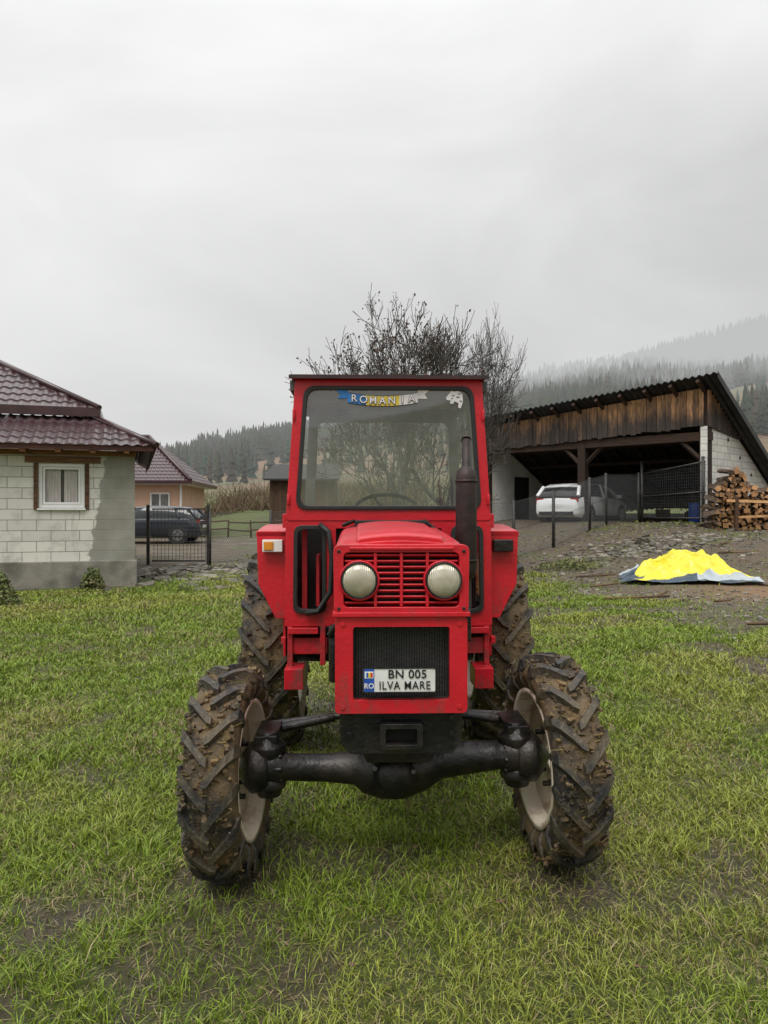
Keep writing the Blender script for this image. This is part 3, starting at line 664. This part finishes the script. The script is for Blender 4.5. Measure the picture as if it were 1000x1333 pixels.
b.bb(-9,.3,-.40,-.01,2.745,2.765,col=(1.6,1.35,1.15));b.bb(-9,.34,-.43,-.41,2.70,2.80,col=(.3,.16,.16));b.bb(.32,.345,-.43,8,2.70,2.80,col=(.3,.16,.16));b.done()
b=B('window',[pvc,winglass,curtain,wood],Hh)
b.ring(rect(-1.715,-.915,1.625,2.465),rect(-1.655,-.975,1.685,2.405),.03,.1,0);b.ring(rect(-1.65,-.98,1.69,2.40),rect(-1.605,-1.025,1.735,2.355),.05,.09,0)
for k in range(20):
    x=-1.6+k*.029
    if k not in(9,10): b.bb(x,x+.029,.12+.012*(k%2),.14+.012*(k%2),1.73,2.36,2)
b.bb(-1.61,-1.02,.2,.22,1.73,2.36,1)
b.bb(-1.74,-.89,-.05,.03,1.585,1.615,0);b.done(.005)
b=B('roof',[maroon],Hh)
tileroof(b,(-9.4,-.45,2.79),(.4,-.45,2.79),(-.86,1.2,3.50),(-9.4,1.2,3.50))
tileroof(b,(.4,-.45,2.79),(.4,8.4,2.79),(-.86,7.1,3.50),(-.86,1.2,3.50))
tileroof(b,(-9.4,.95,3.62),(-.68,.95,3.62),(-4.3,4.5,5.62),(-9.4,4.5,5.62))
tileroof(b,(-.68,.95,3.62),(-.68,8,3.62),(-4.3,4.55,5.62),(-4.3,4.5,5.62))
for s_,e_ in(((.4,-.45,2.82),(-.86,1.2,3.53)),((-.68,.95,3.66),(-4.3,4.5,5.66)),((-9.4,4.5,5.66),(-4.3,4.5,5.66)),((-4.3,4.5,5.66),(-.68,8,3.66))): b.path([s_,e_],.06,8)
b.bb(-9.4,-.66,.93,.97,3.48,3.66);b.bb(-.70,-.66,.97,8,3.48,3.66);b.bb(-9.2,-.9,1.25,7.5,3.2,3.5);b.done()
peach=pm('peach_render',(.62,.40,.29),(.54,.35,.25),1.5,.9)
H2=empty('rendered_house',(-9.5,36,.3),math.radians(4))
b=B('walls',[peach],H2);b.bb(-8,0,0,7,-.6,2.72);b.done()
b=B('window',[pvc,winglass],H2);b.bb(-1.35,-.45,-.06,-.002,1.35,2.15,0);b.bb(-1.28,-.93,-.07,-.061,1.42,2.08,1);b.bb(-.87,-.52,-.07,-.061,1.42,2.08,1);b.tube((.05,-.05,0),(.05,-.05,2.6),.05,None,8,0);b.done(.01)
b=B('roof',[maroon,pvc],H2)
tileroof(b,(-8.6,-.6,2.65),(.6,-.6,2.65),(-2.2,3.5,5.05),(-6,3.5,5.05));tileroof(b,(.6,-.6,2.65),(.6,7.6,2.65),(-2.2,3.55,5.05),(-2.2,3.5,5.05))
b.bb(-8.6,.6,-.64,-.6,2.55,2.7,0);b.bb(.6,.64,-.6,7.6,2.55,2.7,0);b.bb(-8.5,.55,-.55,7.5,2.52,2.6,1);b.path([(.6,-.6,2.7),(-2.2,3.5,5.1),(-6,3.5,5.1)],.09,8)
b.done()
b=B('wooden_outbuilding',[wood,pm('tar_roof',(.02,.02,.022),(.04,.035,.03),4,.7)])
z=Hs(-4.5,42)
for k in range(22): b.bb(-6.2+k*.16,-6.05+k*.16,42,42.04+.01*(k%2),z-.3,z+2.2,0,(.35+.2*random.random(),)*3)
b.bb(-6.2,-2.7,42.05,45,z-.3,z+2.2,0,(.3,.3,.3))
b.add([(-6.5,41.6,z+2.1),(-2.4,41.6,z+2.1),(-2.4,45.4,z+3.1),(-6.5,45.4,z+3.1),(-6.5,41.6,z+2.2),(-2.4,41.6,z+2.2),(-2.4,45.4,z+3.2),(-6.5,45.4,z+3.2)],[(0,1,2,3),(4,5,6,7),(0,1,5,4),(1,2,6,5),(2,3,7,6),(0,3,7,4)],1);b.done()
# ------------------------------------------------------------ SHED
blackroof=pm('black_corrugated',(.018,.018,.02),(.04,.04,.04),3,.5,.2)
plaster=pm('shed_white_wall',(.66,.65,.61),(.5,.49,.45),1.5,.9,0,.2,12)
sblocks=blockmat('shed_blocks',(.74,.72,.67),(.62,.6,.56))
dirty=pm('dirt_floor',(.09,.075,.055),(.05,.045,.035),2,.95,0,.4,9)
SH=empty('open_barn',(9.2,22,1.1),math.radians(135.5))
L=8.0;Dp=5.6;zt=4.05;dz=-.55;zb=2.9
def top(x,y): return zt+dz*x/L+y*(2.9/5.6)
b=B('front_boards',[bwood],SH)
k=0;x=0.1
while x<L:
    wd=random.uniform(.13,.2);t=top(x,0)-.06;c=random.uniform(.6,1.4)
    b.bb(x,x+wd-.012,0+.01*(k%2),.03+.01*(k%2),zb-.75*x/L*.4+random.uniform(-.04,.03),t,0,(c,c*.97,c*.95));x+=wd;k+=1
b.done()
b=B('frame',[wood],SH)
for x in(.12,4.05,7.9): b.bb(x-.13,x+.13,-.3,-.04,-.4,top(x,0)-.15,0,(.16,.14,.13))
b.bb(-.05,L,-.28,-.05,zb-.4,zb-.15,0,(.2,.17,.15))
for k in range(11):
    x=.1+k*.79;p0=Vector((x,.45,top(x,.45)-.14));p1=Vector((x,-Dp-.3,top(x,-Dp-.3)-.14));b.tube(p0,p1,.07,None,4,0,True,(.22,.18,.15))
for k in range(6):
    y=-.6-k*.95;b.bb(0,L,y-.05,y+.05,top(4,y)-.42+.0,top(4,y)-.32,0,(.18,.15,.13))
b.tube((4.05,-.15,1.9),(3.2,-.15,2.7),.07,None,4,0,True,(.2,.17,.15));b.tube((4.05,-.15,1.9),(4.9,-.15,2.7),.07,None,4,0,True,(.2,.17,.15));b.tube((.2,-.15,1.9),(1,-.15,2.7),.07,None,4,0,True,(.2,.17,.15))
b.done()
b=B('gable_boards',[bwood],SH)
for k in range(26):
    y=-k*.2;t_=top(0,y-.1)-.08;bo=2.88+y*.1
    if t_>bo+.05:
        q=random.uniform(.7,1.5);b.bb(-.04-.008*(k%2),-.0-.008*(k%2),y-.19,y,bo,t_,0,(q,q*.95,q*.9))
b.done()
b=B('walls',[sblocks,plaster,dark,winglass],SH)
def sidewall(x0,x1,mi,cap):
    yy=-(top(x0,0)-.14-cap)/(2.9/5.6)
    P=[(0,-.6),(-Dp,-.6),(-Dp,top(x0,-Dp)-.14),(yy,cap),(0,cap)]
    n=len(P);vs=[(x0,y,z) for y,z in P]+[(x1,y,z) for y,z in P]
    b.add(vs,[tuple(range(n)),tuple(range(2*n-1,n-1,-1))]+[(i,(i+1)%n,n+(i+1)%n,n+i) for i in range(n)],mi)
sidewall(.01,.2,0,2.9);sidewall(L-.2,L-.02,1,2.7)
b.bb(.2,L-.2,-Dp-.15,-Dp,-.6,top(L,-Dp)-.2,1)
b.bb(L-.24,L-.2,-2.6,-1.7,0,1.75,2)
b.bb(-.012,.008,-2.6,-1.9,.9,1.7,2);b.bb(-.02,-.013,-2.55,-2.27,.95,1.65,3);b.bb(-.02,-.013,-2.23,-1.95,.95,1.65,3)
b.done()
b=B('corrugated_roof',[blackroof],SH)
nc=260;rows=[.45,-2.7,-Dp-.5];vs=[]
for zoff in(0,-.02):
    for y in rows:
        for k in range(nc):
            x=-.45+(L+.8)*k/(nc-1);vs.append((x,y,top(x,y)+.028*math.sin(2*math.pi*x/.2)+zoff))
fs=[(r*nc+k,r*nc+k+1,(r+1)*nc+k+1,(r+1)*nc+k) for r in(0,1,3,4) for k in range(nc-1)]+[(k,k+1,3*nc+k+1,3*nc+k) for k in range(nc-1)]
b.add(vs,fs,0,(1,1,1),False)
yy0,yy1=.45,-Dp-.5
b.add([(-.46,yy0,top(-.4,yy0)+.05),(-.46,yy1,top(-.4,yy1)+.05),(-.46,yy1,top(-.4,yy1)-.14),(-.46,yy0,top(-.4,yy0)-.14)],[(0,1,2,3)]);b.done()
b=B('barn_floor',[dirty],SH);b.bb(-.3,L+.2,-Dp,.6,-.7,.03);b.done(.1)
b=B('stored_goods',[dark,blue,conc,wood],SH)
for k in range(26):
    x=random.uniform(.5,3.2);y=-random.uniform(3.4,5.2);s=random.uniform(.2,.5);b.box((x,y,s/2),(s,s*.8,s*random.uniform(.8,2)),random.choice([0,0,2,3,3]),Matrix.Rotation(random.random(),3,'Z'),(.4,.35,.3))
b.lathe([(0,.0),(.26,.0),(.27,.3),(.26,.7),(0,.71)],(1.2,-2.2,0.03),'z',20,1,False);b.done(.02)
# ------------------------------------------------------------ cars
glass_c=pm('car_glass',(.012,.014,.016),(.03,.03,.03),2,.06,0,0)
redl=pm('tail_light',(.35,.01,.012),None,9,.2);alloy=pm('alloy_wheel',(.3,.3,.31),(.2,.2,.2),9,.3,.7);trim=pm('black_trim',(.02,.02,.02),None,9,.6)
def car(loc,rz,color,hgt=1.0,sc_=1.0):
    C=empty('parked_car',loc,rz);C.scale=(sc_,)*3
    pc=pm('car_paint',color,tuple(x*.92 for x in color),2,.25,.0,0,coat=.8)
    b=B('body',[pc,glass_c,trim,redl,alloy,white],C)
    def sec(x,zt_,w,zb_=.24): return [(x,-w*.9,zb_),(x,-w,.42),(x,-w,.66),(x,-w*.97,zt_-.04),(x,-w*.9,zt_),(x,0,zt_+.02),(x,w*.9,zt_),(x,w*.97,zt_-.04),(x,w,.66),(x,w,.42),(x,w*.9,zb_)]
    b.loft([sec(x,z*hgt,w_,q) for x,z,w_,q in((-2.16,.68,.70,.40),(-2.12,.88,.79,.34),(-2.0,.96,.85,.28),(-1.6,1.0,.88,.24),(-.8,1.0,.89,.22),(.2,.98,.90,.22),(1.0,.96,.89,.22),(1.35,.92,.88,.24),(1.85,.82,.84,.26),(2.08,.68,.76,.30),(2.14,.52,.68,.34))],0)
    def gs(x,z,wt_,wb=.82,zb_=.93): return [(x,-wb,zb_),(x,-(wt_+wb)/2,(z+zb_)/2),(x,-wt_,z-.02),(x,0,z),(x,wt_,z-.02),(x,(wt_+wb)/2,(z+zb_)/2),(x,wb,zb_)]
    G=[(-2.06,1.0,.74),(-1.78,1.34,.66),(-1.5,1.42,.64),(-.9,1.46,.63),(-.1,1.47,.63),(.4,1.42,.63),(.75,1.27,.65),(1.3,.98,.74)]
    b.loft([gs(x,z*hgt,w_) for x,z,w_ in G],1)
    b.loft([[(x,-w_-.02,z*hgt-.03),(x,-w_+.06,z*hgt+.015),(x,0,z*hgt+.03),(x,w_-.06,z*hgt+.015),(x,w_+.02,z*hgt-.03)] for x,z,w_ in G[1:6]],0)
    for s in(-1,1):
        b.path([(1.3,s*.78,.97*hgt),(.78,s*.67,1.27*hgt),(.4,s*.645,1.42*hgt)],.04,6,0)
        b.path([(-2.04,s*.78,1.0*hgt),(-1.76,s*.68,1.34*hgt)],.07,6,0);b.path([(-1.35,s*.81,1.0*hgt),(-1.15,s*.655,1.41*hgt)],.06,6,0);b.path([(-.1,s*.83,.98*hgt),(-.05,s*.655,1.44*hgt)],.035,6,0)
        b.box((1.0,s*.95,1.02*hgt),(.12,.18,.12),0)
        b.box((-2.06,s*.66,.86*hgt),(.12,.28,.15),3);b.box((1.98,s*.62,.68),(.2,.3,.12),5)
        b.bb(-.9,.9,s*.86,s*.91,.24,.32,2)
        for x in(-.3,.62,-1.2): b.bb(x-.004,x+.004,s*.895,s*.908,.4,.92,2)
        for x in(-1.32,1.34):
            for (r,y_,mi) in((.385,s*.9,2),(.325,s*.915,2),(.215,s*.925,4)):
                b.tube((x,s*.6,.34),(x,y_,.34),r,None,28,mi)
            for k in range(5):
                a=2*math.pi*k/5+.3;b.tube((x+.13*math.cos(a),s*.92,.34+.13*math.sin(a)),(x+.13*math.cos(a),s*.9265,.34+.13*math.sin(a)),.045,None,8,2)
    b.box((-2.15,0,.40),(.1,1.3,.14),2);b.box((-2.165,0,.68*hgt),(.02,.5,.11),5)
    b.done(.012)
    return C
car((6.85,26.55,1.13),math.radians(50),(.85,.86,.87),1.0,.93)
car((-9.35,31,Hs(-9.35,31)-.02),math.radians(180),(.012,.016,.026),1.0)
# ------------------------------------------------------------ fences
fm=pm('fence_metal',(.03,.032,.034),(.07,.06,.05),8,.5,.4);wire=pm('fence_wire',(.10,.11,.11),(.06,.06,.06),8,.5,.4)
def chainlink(name,pts,h,post=.03,ph=None,sp=.09):
    b=B(name,[fm,wire])
    for (x,y) in pts:
        z=Hs(x,y);b.tube((x,y,z-.2),(x,y,z+(ph or h+.1)),post,None,8,0)
    for (xa,ya),(xb,yb) in zip(pts[:-1],pts[1:]):
        za,zb_=Hs(xa,ya),Hs(xb,yb);Ld=math.hypot(xb-xa,yb-ya)
        def Pq(s,v): return (xa+(xb-xa)*s/Ld,ya+(yb-ya)*s/Ld,za+(zb_-za)*s/Ld+.05+v)
        for v in(0,h*.5,h): b.tube(Pq(0,v),Pq(Ld,v),.006,None,3,0,False)
        k=-h
        while k<Ld:
            for sg in(1,-1):
                s0,s1=(k,k+h);v0,v1=(0,h) if sg>0 else (h,0)
                if s0<0: v0+= (v1-v0)*(-s0/h);s0=0
                if s1>Ld: v1-= (v1-v0)*((s1-Ld)/(s1-s0));s1=Ld
                if s1>s0: b.tube(Pq(s0,v0),Pq(s1,v1),.0034,None,3,1,False)
            k+=sp
    return b.done()
chainlink('chain_link_fence',[(1.0,20.2),(3.4,20.3),(4.6,21),(5.9,22.2),(6.6,23),(7.9,24)],1.45,.045)
chainlink('chain_link_fence',[(-4.5,20),(-3.3,22.5),(-2.2,24.5),(.5,25)],1.3,.035)
b=B('metal_gate',[fm,wire]);z=Hs(-5.3,20)
for x in(-6.1,-4.55): b.bb(x-.035,x+.035,19.97,20.04,z-.2,z+1.55)
b.bb(-6.0,-4.62,19.99,20.02,z+.08,z+.12);b.bb(-6.0,-4.62,19.99,20.02,z+1.42,z+1.46);b.bb(-6.0,-4.62,19.99,20.02,z+.72,z+.75)
for k in range(15): x=-5.95+k*.095;b.tube((x,20.005,z+.1),(x,20.005,z+1.44),.006,None,4,1,False)
for k in range(14): zz=z+.1+k*.1;b.tube((-6,20.004,zz),(-4.62,20.004,zz),.004,None,4,1,False)
b.done()
b=B('barn_gate',[fm,wire])
pa,pb=Vector((8.0,24,0)),Vector((9.05,21.8,0));za=Hs(8,24);d=(pb-pa)
for t in(0,.97): q=pa+d*t;b.tube((q.x,q.y,za-.3),(q.x,q.y,za+1.9),.05,None,8)
for v0,v1 in((.15,.15),(1.5,1.75),(.8,.9)): b.tube(pa+Vector((0,0,za+v0)),pb+Vector((0,0,za+v1)),.028,None,6)
for k in range(30):
    t=k/29;q=pa+d*t;b.tube((q.x,q.y,za+.15),(q.x,q.y,za+1.5+.25*t),.006,None,3,1,False)
for k in range(18): b.tube(pa+Vector((0,0,za+.15+k*.085)),pb+Vector((0,0,za+.15+k*.09)),.005,None,3,1,False)
b.done()
b=B('timber_rail_fence',[wood])
for k in range(9):
    x=-10.5+k*1.1;y=36-k*.1;z=Hs(x,y);b.tube((x,y,z-.2),(x+random.uniform(-.05,.05),y,z+.8),.05,.04,6,0,True,(.5,.45,.4))
    if k<8:
        for v in(.35,.7): b.tube((x,y-.05,z+v),(x+1.1,y-.15,Hs(x+1.1,y)+v+random.uniform(-.08,.08)),.035,None,5,0,True,(.55,.5,.45))
b.done()
# ------------------------------------------------------------ tarp
m,nt,p,o=newmat('tarp_mat');at=N(nt,'ShaderNodeAttribute',attribute_name='Col')
dt=mixc(nt,mth(nt,'MULTIPLY',ramp(nt,noise(nt,5,7,rough=.7),.5,.75),.45),at.outputs['Color'],(.22,.17,.07));nt.links.new(dt,p.inputs['Base Color']);p.inputs['Roughness'].default_value=.32;TM=m
nx,ny=220,150;U,V=np.meshgrid(np.linspace(-1,1,nx),np.linspace(-1,1,ny))
cs=[(-1.3,-.40),(1.22,-1.25),(1.1,.75),(-.85,1.15)]
wgt=[(1-U)*(1-V)/4,(1+U)*(1-V)/4,(1+U)*(1+V)/4,(1-U)*(1+V)/4]
px_=sum(w_*c_[0] for w_,c_ in zip(wgt,cs));py_=sum(w_*c_[1] for w_,c_ in zip(wgt,cs))
px_=px_+.09*(fbm(U*1.5+3,V*1.5,2,8)-.5)*2+.03*np.sin(V*9);py_=py_+.14*(fbm(U*1.7,V*1.7+8,2,9)-.5)*2+.045*np.sin(U*11+V)
tx_=5.95+px_;ty_=15.5+py_
def fold(ax,ay,ph,sharp=2.0):
    t=U*ax+V*ay+ph+.45*(fbm(U*1.5,V*1.5,2,int(ph*7)+3)-.5)
    return (1-np.abs(2*(t-np.floor(t))-1))**sharp
tent=np.maximum(0,1-np.hypot((U-.15)/1.0,(V-.4)/.9)*1.0)*.46
tent=np.maximum(tent,np.maximum(0,1-np.hypot((U+.5)/.55,(V-.1)/.7))*.24)
brd=np.clip(3*(1-np.maximum(np.abs(U),np.abs(V))),0,1)
wr=.10*fold(1.3,.7,.3)+.08*fold(-1.1,2.0,.7,1.6)+.05*fold(3.1,1.2,.1,1.5)+.025*fold(2.2,-5.3,.5,1.3)+.03*(fbm(U*12,V*12,2,5)-.5)
tz=H(tx_,ty_)+.035+tent*brd**.6+wr*(.35+.65*brd)
Yc=np.array([.76,.67,.035]);Gc=np.array([.40,.45,.48]);Dc=np.array([.03,.055,.085])
e1=(V<-.62+.22*U+.12*np.sin(U*6))&(U>-.3);e2=(U<-.66+.22*V+.06*np.sin(V*8));e3=V<-.82
k1=e1|e2|e3;k2=k1&((e1&(V>-.9))&(U>.05)|(e2&(V>.3)))
cc=np.where(k1[...,None],np.where(k2[...,None],Gc,Dc),Yc)
i=np.arange(nx-1);j=np.arange(ny-1);a,b_=np.meshgrid(i,j);q=(b_*nx+a).ravel()
npmesh('yellow_tarpaulin',np.stack([tx_.ravel(),ty_.ravel(),tz.ravel()],1),np.stack([q,q+1,q+1+nx,q+nx],1),cc.reshape(-1,3),TM,smooth=False)
# ------------------------------------------------------------ firewood
logend=pm('log_end',(.46,.27,.13),(.30,.15,.07),12,.85,attr=True);bark=pm('bark',(.10,.065,.045),(.2,.14,.09),12,.9,0,.5,30,attr=True)
b=B('firewood_pile',[logend,bark,wood])
x0=8.75
for r in range(19):
    x=x0+(.0 if r<10 else (r-9)*.09);xe=12.5
    while x<xe:
        rr=random.uniform(.04,.10);hmax=1.08+.55*math.exp(-((x-9.25)/.45)**2)+.12*math.sin(x*3)+random.uniform(-.08,.08)
        zz=1.12+r*.1+random.uniform(-.04,.04)
        if r*.1<hmax:
            y=20.4+(x-8.75)*.1+random.uniform(-.16,.16);c=random.uniform(.45,1.45);k=random.choice([3,3,4,5])
            ph=random.random()*6;vs=[];ax_=random.gauss(0,.12);az_=random.gauss(0,.07)
            for yy in(0,.5):
                for q in range(k): vs.append((x+yy*ax_*2+rr*math.cos(ph+q*2*math.pi/k)*random.uniform(.8,1.15),y+yy,zz+yy*az_*2+rr*math.sin(ph+q*2*math.pi/k)*random.uniform(.7,1.1)))
            b.add(vs,[(i,(i+1)%k,k+(i+1)%k,k+i) for i in range(k)],1,(c,c,c));b.add(vs[:k],[tuple(range(k))],0,(c,c*.95,c*.9))
        x+=rr*1.6
b.box((9.9,20.2,1.82),(1.9,.06,.07),0,Matrix.Rotation(.03,3,'Y'),(1.6,1.6,1.5));b.box((10.1,20.22,1.45),(1.7,.05,.06),0,Matrix.Rotation(-.04,3,'Y'),(1.3,1.3,1.2))
for x in(9.2,10.6): b.bb(x-.04,x+.04,20.15,20.25,.95,1.95,2,(.5,.45,.4))
b.bb(8.7,12.4,20.2,21.2,.98,1.08,2,(.35,.3,.28))
b.done()
# ------------------------------------------------------------ rubble
stone=pm('stone',(.17,.155,.135),(.28,.255,.22),9,.7,0,.3,30,attr=True)
def stones(name,n,fn,smin,smax):
    b=B(name,[stone])
    for k in range(n):
        x,y=fn();z=Hs(x,y);s=random.uniform(smin,smax)*random.uniform(.5,1);c=random.uniform(.4,1.2)
        rot=Matrix.Rotation(random.random()*6,3,'Z')@Matrix.Rotation(random.uniform(-.35,.35),3,'X')
        vs=[rot@Vector((sx*s*random.uniform(.5,1),sy*s*random.uniform(.35,.8),sz*s*random.uniform(.12,.35)))+Vector((x,y,z+.005)) for sx in(-1,1) for sy in(-1,1) for sz in(-1,1)]
        b.add(vs,[(0,1,3,2),(4,6,7,5),(0,4,5,1),(2,3,7,6),(0,2,6,4),(1,5,7,3)],0,(c,c*.97,c*.9))
    return b.done()
stones('slate_rubble',620,lambda:(random.uniform(-5.8,-2.2),random.gauss(17.2,1.1)),.05,.22)
def yf():
    while 1:
        x=random.uniform(2.5,12);y=random.uniform(7,23)
        if yard_sd(x,y)>random.uniform(-.8,1.5) and not(4.3<x<7.4 and 14.0<y<17): return x,y
stones('yard_stones',3200,yf,.02,.09)
stones('stone_heap',420,lambda:(random.gauss(6.4,1.0),random.gauss(19.2,.5)),.05,.16)
stones('loose_stones',220,lambda:(random.gauss(4.1,.9),random.gauss(8.4,1.7)),.012,.04)
b=B('timber_offcuts',[wood])
for x,y,l,a in((3.6,12.6,1.1,.1),(4.6,13.0,.5,.9),(5.2,12.2,.25,-.5),(4.1,16.5,1.2,.3),(7.6,17.6,1.4,-.2),(8,18.4,1,.5),(7.3,13.3,.8,.15),(5.5,18.5,1.1,1.2),(5.4,10.8,.3,.4),(4.6,9.8,.5,-.3),(3.9,14.6,.7,.5)):
    z=Hs(x,y)+.04;b.tube((x,y,z),(x+l*math.cos(a),y+l*math.sin(a),z+.03),.022,.018,6,0,True,(.8,.85,.8))
b.done()
lf=pm('dead_leaf',(.12,.06,.04),(.18,.11,.06),9,.7);b=B('fallen_leaves',[lf])
for x,y in[(.14,3.52),(-.78,3.1),(.85,2.55),(-.1,2.6),(.6,4.4),(.45,3.0)]+[(random.uniform(-4,4),random.uniform(3.5,10)) for _ in range(22)]:
    z=Hs(x,y)+.028;s=random.uniform(.014,.026);a=random.random()*6;pts=[]
    for k in range(9):
        t=2*math.pi*k/9;r=s*(1 if k%2 else .6);pts.append((x+r*math.cos(t+a)*1.4,y+r*.7*math.sin(t+a),z+random.uniform(-.008,.014)))
    b.add([(x,y,z+.004)]+pts,[(0,k+1,(k+1)%9+1) for k in range(9)])
b.done()
# ------------------------------------------------------------ bare tree
barkm=pm('tree_bark',(.055,.047,.042),(.10,.09,.08),9,.9);leafm=pm('brown_leaves',(.05,.032,.02),(.09,.05,.03),3,.8)
def tree(name,x,y,Ht,seed,spread=1.0,lv=6,leafs=.25,tr=.11,rmin=.0065,sx=1,sz=1,xc=None):
    rnd=random.Random(seed);b=B(name,[barkm,leafm]);z0=Hs(x,y)
    def br(p,d,l,r,dep):
        pts=[p];rs=[max(r,rmin)];q=p.copy();dd=d.copy();ns=3
        for k in range(ns):
            dd=(dd+Vector((rnd.gauss(0,.15),rnd.gauss(0,.15),rnd.gauss(.05,.09)))).normalized();q=q+dd*l/ns;pts.append(q.copy());rs.append(max(rmin,r*(1-.35*(k+1)/ns)))
        b.path(pts,rs,7 if dep<2 else (4 if dep<4 else 3),0,False)
        if dep>=lv:
            if rnd.random()<leafs*(1.6 if q.x<x+.1 else .15):
                for _ in range(2):
                    c=q+Vector((rnd.gauss(0,.04),rnd.gauss(0,.04),rnd.gauss(-.02,.04)));s=rnd.uniform(.025,.045);a=Vector((rnd.gauss(0,1),rnd.gauss(0,1),rnd.gauss(0,1))).normalized()*s;e_=a.orthogonal()*.6
                    b.add([c-a,c+e_,c+a,c-e_],[(0,1,2,3)],1)
            return
        for k in range(4 if dep==0 else 3):
            t=rnd.uniform(.3,1) if k else 1;idx=min(ns,int(t*ns+.5));pp=pts[idx]
            ang=rnd.uniform(.4,1.0)*spread if k else rnd.uniform(.1,.35)
            ax=dd.orthogonal().normalized();ax=Matrix.Rotation(rnd.random()*6.28,3,dd)@ax
            nd=(Matrix.Rotation(ang,3,ax)@dd);nd=(nd+Vector((0,0,.12))).normalized()
            br(pp,nd,l*rnd.uniform(.66,.86),rs[idx]*rnd.uniform(.6,.78),dep+1)
    br(Vector((x,y,z0-.1)),Vector((.03,0,1)),Ht*.27,tr,0)
    zs=max(v[2] for v in b.v);xs=np.array([v[0] for v in b.v if v[2]>z0+3]);lo,hi=np.percentile(xs,[1,99])
    kx=sx/(hi-lo);kz=(sz-z0)/(zs-z0);mid=(lo+hi)/2
    nv=[]
    for vx,vy,vz in b.v:
        t=min(1,max(0,(vz-z0)/3));nv.append((x+(vx-x)*(1+(kx-1)*t)+(xc-(x+(mid-x)*kx))*t,vy,z0+(vz-z0)*kz))
    b.v=nv
    return b.done()
tree('bare_fruit_tree',.40,16,6.5,11,.9,7,.30,.12,.0062,3.3,6.45,.25)
tree('bare_fruit_tree',1.5,17.2,5.7,5,1.0,7,.03,.10,.0055,2.9,6.1,1.55)
# ------------------------------------------------------------ bushes
lm=pm('bush_leaf',(.09,.12,.03),(.15,.13,.05),3,.7,attr=True)
def bush(name,x,y,rx,rz,n,s=.03):
    b=B(name,[lm]);z0=Hs(x,y)
    for k in range(n):
        a=random.random()*6.28;u=random.random()**.5;h_=random.random();px=x+rx*u*math.cos(a)*(1-.5*h_);py=y+rx*.6*u*math.sin(a);pz=z0+h_*rz*(1-.4*u*u)*random.uniform(.6,1.2)
        d=Vector((random.gauss(0,1),random.gauss(0,1),random.gauss(.4,1))).normalized()*s*random.uniform(.6,1.5);e_=d.orthogonal()*.45;c=Vector((px,py,pz));cc=random.uniform(.5,1.3)
        b.add([c-d,c+e_,c+d,c-e_],[(0,1,2,3)],0,(cc,cc,cc*.9))
    b.done()
bush('garden_bush',-6.75,13.3,.45,.5,1500);bush('garden_bush',-5.35,14.2,.28,.42,800);bush('garden_bush',-5.9,12.0,.35,.3,500)
bush('weed_clump',4.4,18.2,1.0,.22,700,.04);bush('weed_clump',2.6,17.5,.9,.2,700,.04)
b=B('shrub_thicket',[pm('twig_brown',(.11,.075,.05),(.16,.12,.075),2,.9,attr=True)])
for k in range(9000):
    y=random.uniform(50,120);a=random.uniform(-.32,.05) if random.random()<.8 else random.uniform(-.5,.5);x=a*y;cl=fbm(np.float64(x*.12),np.float64(y*.12),2,3)
    if cl<.50: continue
    z=Hs(x,y);h_=random.uniform(.6,2.6)*(cl+.3);c=random.uniform(.5,1.4)
    for _ in range(2):
        b.tube((x,y,z),(x+random.gauss(0,.9),y+random.gauss(0,.5),z+h_*random.uniform(.5,1.1)),.04,.012,3,0,False,(c,c*random.uniform(.85,1.1),c*.9))
b.done()
# ------------------------------------------------------------ conifer forest
m,nt,p,o=newmat('conifer_mat');at=N(nt,'ShaderNodeAttribute',attribute_name='Col');nt.links.new(at.outputs['Color'],p.inputs['Base Color']);p.inputs['Roughness'].default_value=.9;paint_haze(m,nt,p.outputs[0],o)
def forest(NT):
    y=rng.uniform(200,700,NT);a=rng.uniform(-.75,.75,NT);x=a*y
    cl=fbm(x*.012,y*.012,4,44);thr=np.where(a>.08,.43,.56)-S(330,560,y)*.13+np.where((a<.08)&(y<300),.2,0)
    keep=(cl>thr)|(rng.random(NT)<.02);x=x[keep];y=y[keep];n=len(x);z=H(x,y)
    h=rng.uniform(5,12.5,n)*(.7+.6*fbm(x*.05,y*.05,2,2));w=h*rng.uniform(.13,.21,n);s=7
    V=[];C=[];F=[];off=0;ang0=rng.random(n)*6
    cb=np.stack([.026+.02*rng.random(n),.034+.02*rng.random(n),.021+.01*rng.random(n)],1)
    br_=(rng.random(n)<.10)[:,None];cb=np.where(br_,np.array([[.065,.052,.035]]),cb)
    lo,hi=(.05,.24,.42,.60,.76),(.42,.60,.74,.88,1.0)
    for t in range(5):
        wf=(1.0,.86,.66,.46,.28)[t]
        vs=np.zeros((n,s+1,3))
        for k in range(s):
            aa=ang0+2*np.pi*k/s+t;rr=w*wf*rng.uniform(.55,1.3,n)
            vs[:,k]=np.stack([x+rr*np.cos(aa),y+rr*np.sin(aa),z+h*(lo[t]+rng.uniform(-.04,.04,n))],1)
        vs[:,s]=np.stack([x,y,z+h*hi[t]],1)
        b0=off+np.arange(n)[:,None]*(s+1)
        for k in range(s): F.append(np.concatenate([b0+k,b0+(k+1)%s,b0+s],1))
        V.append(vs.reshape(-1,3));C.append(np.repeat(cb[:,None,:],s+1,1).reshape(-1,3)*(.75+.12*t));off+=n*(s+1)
    npmesh('conifer_forest',np.concatenate(V),np.concatenate(F),np.concatenate(C),m)
forest(30000)
print('objects',len(bpy.data.objects))
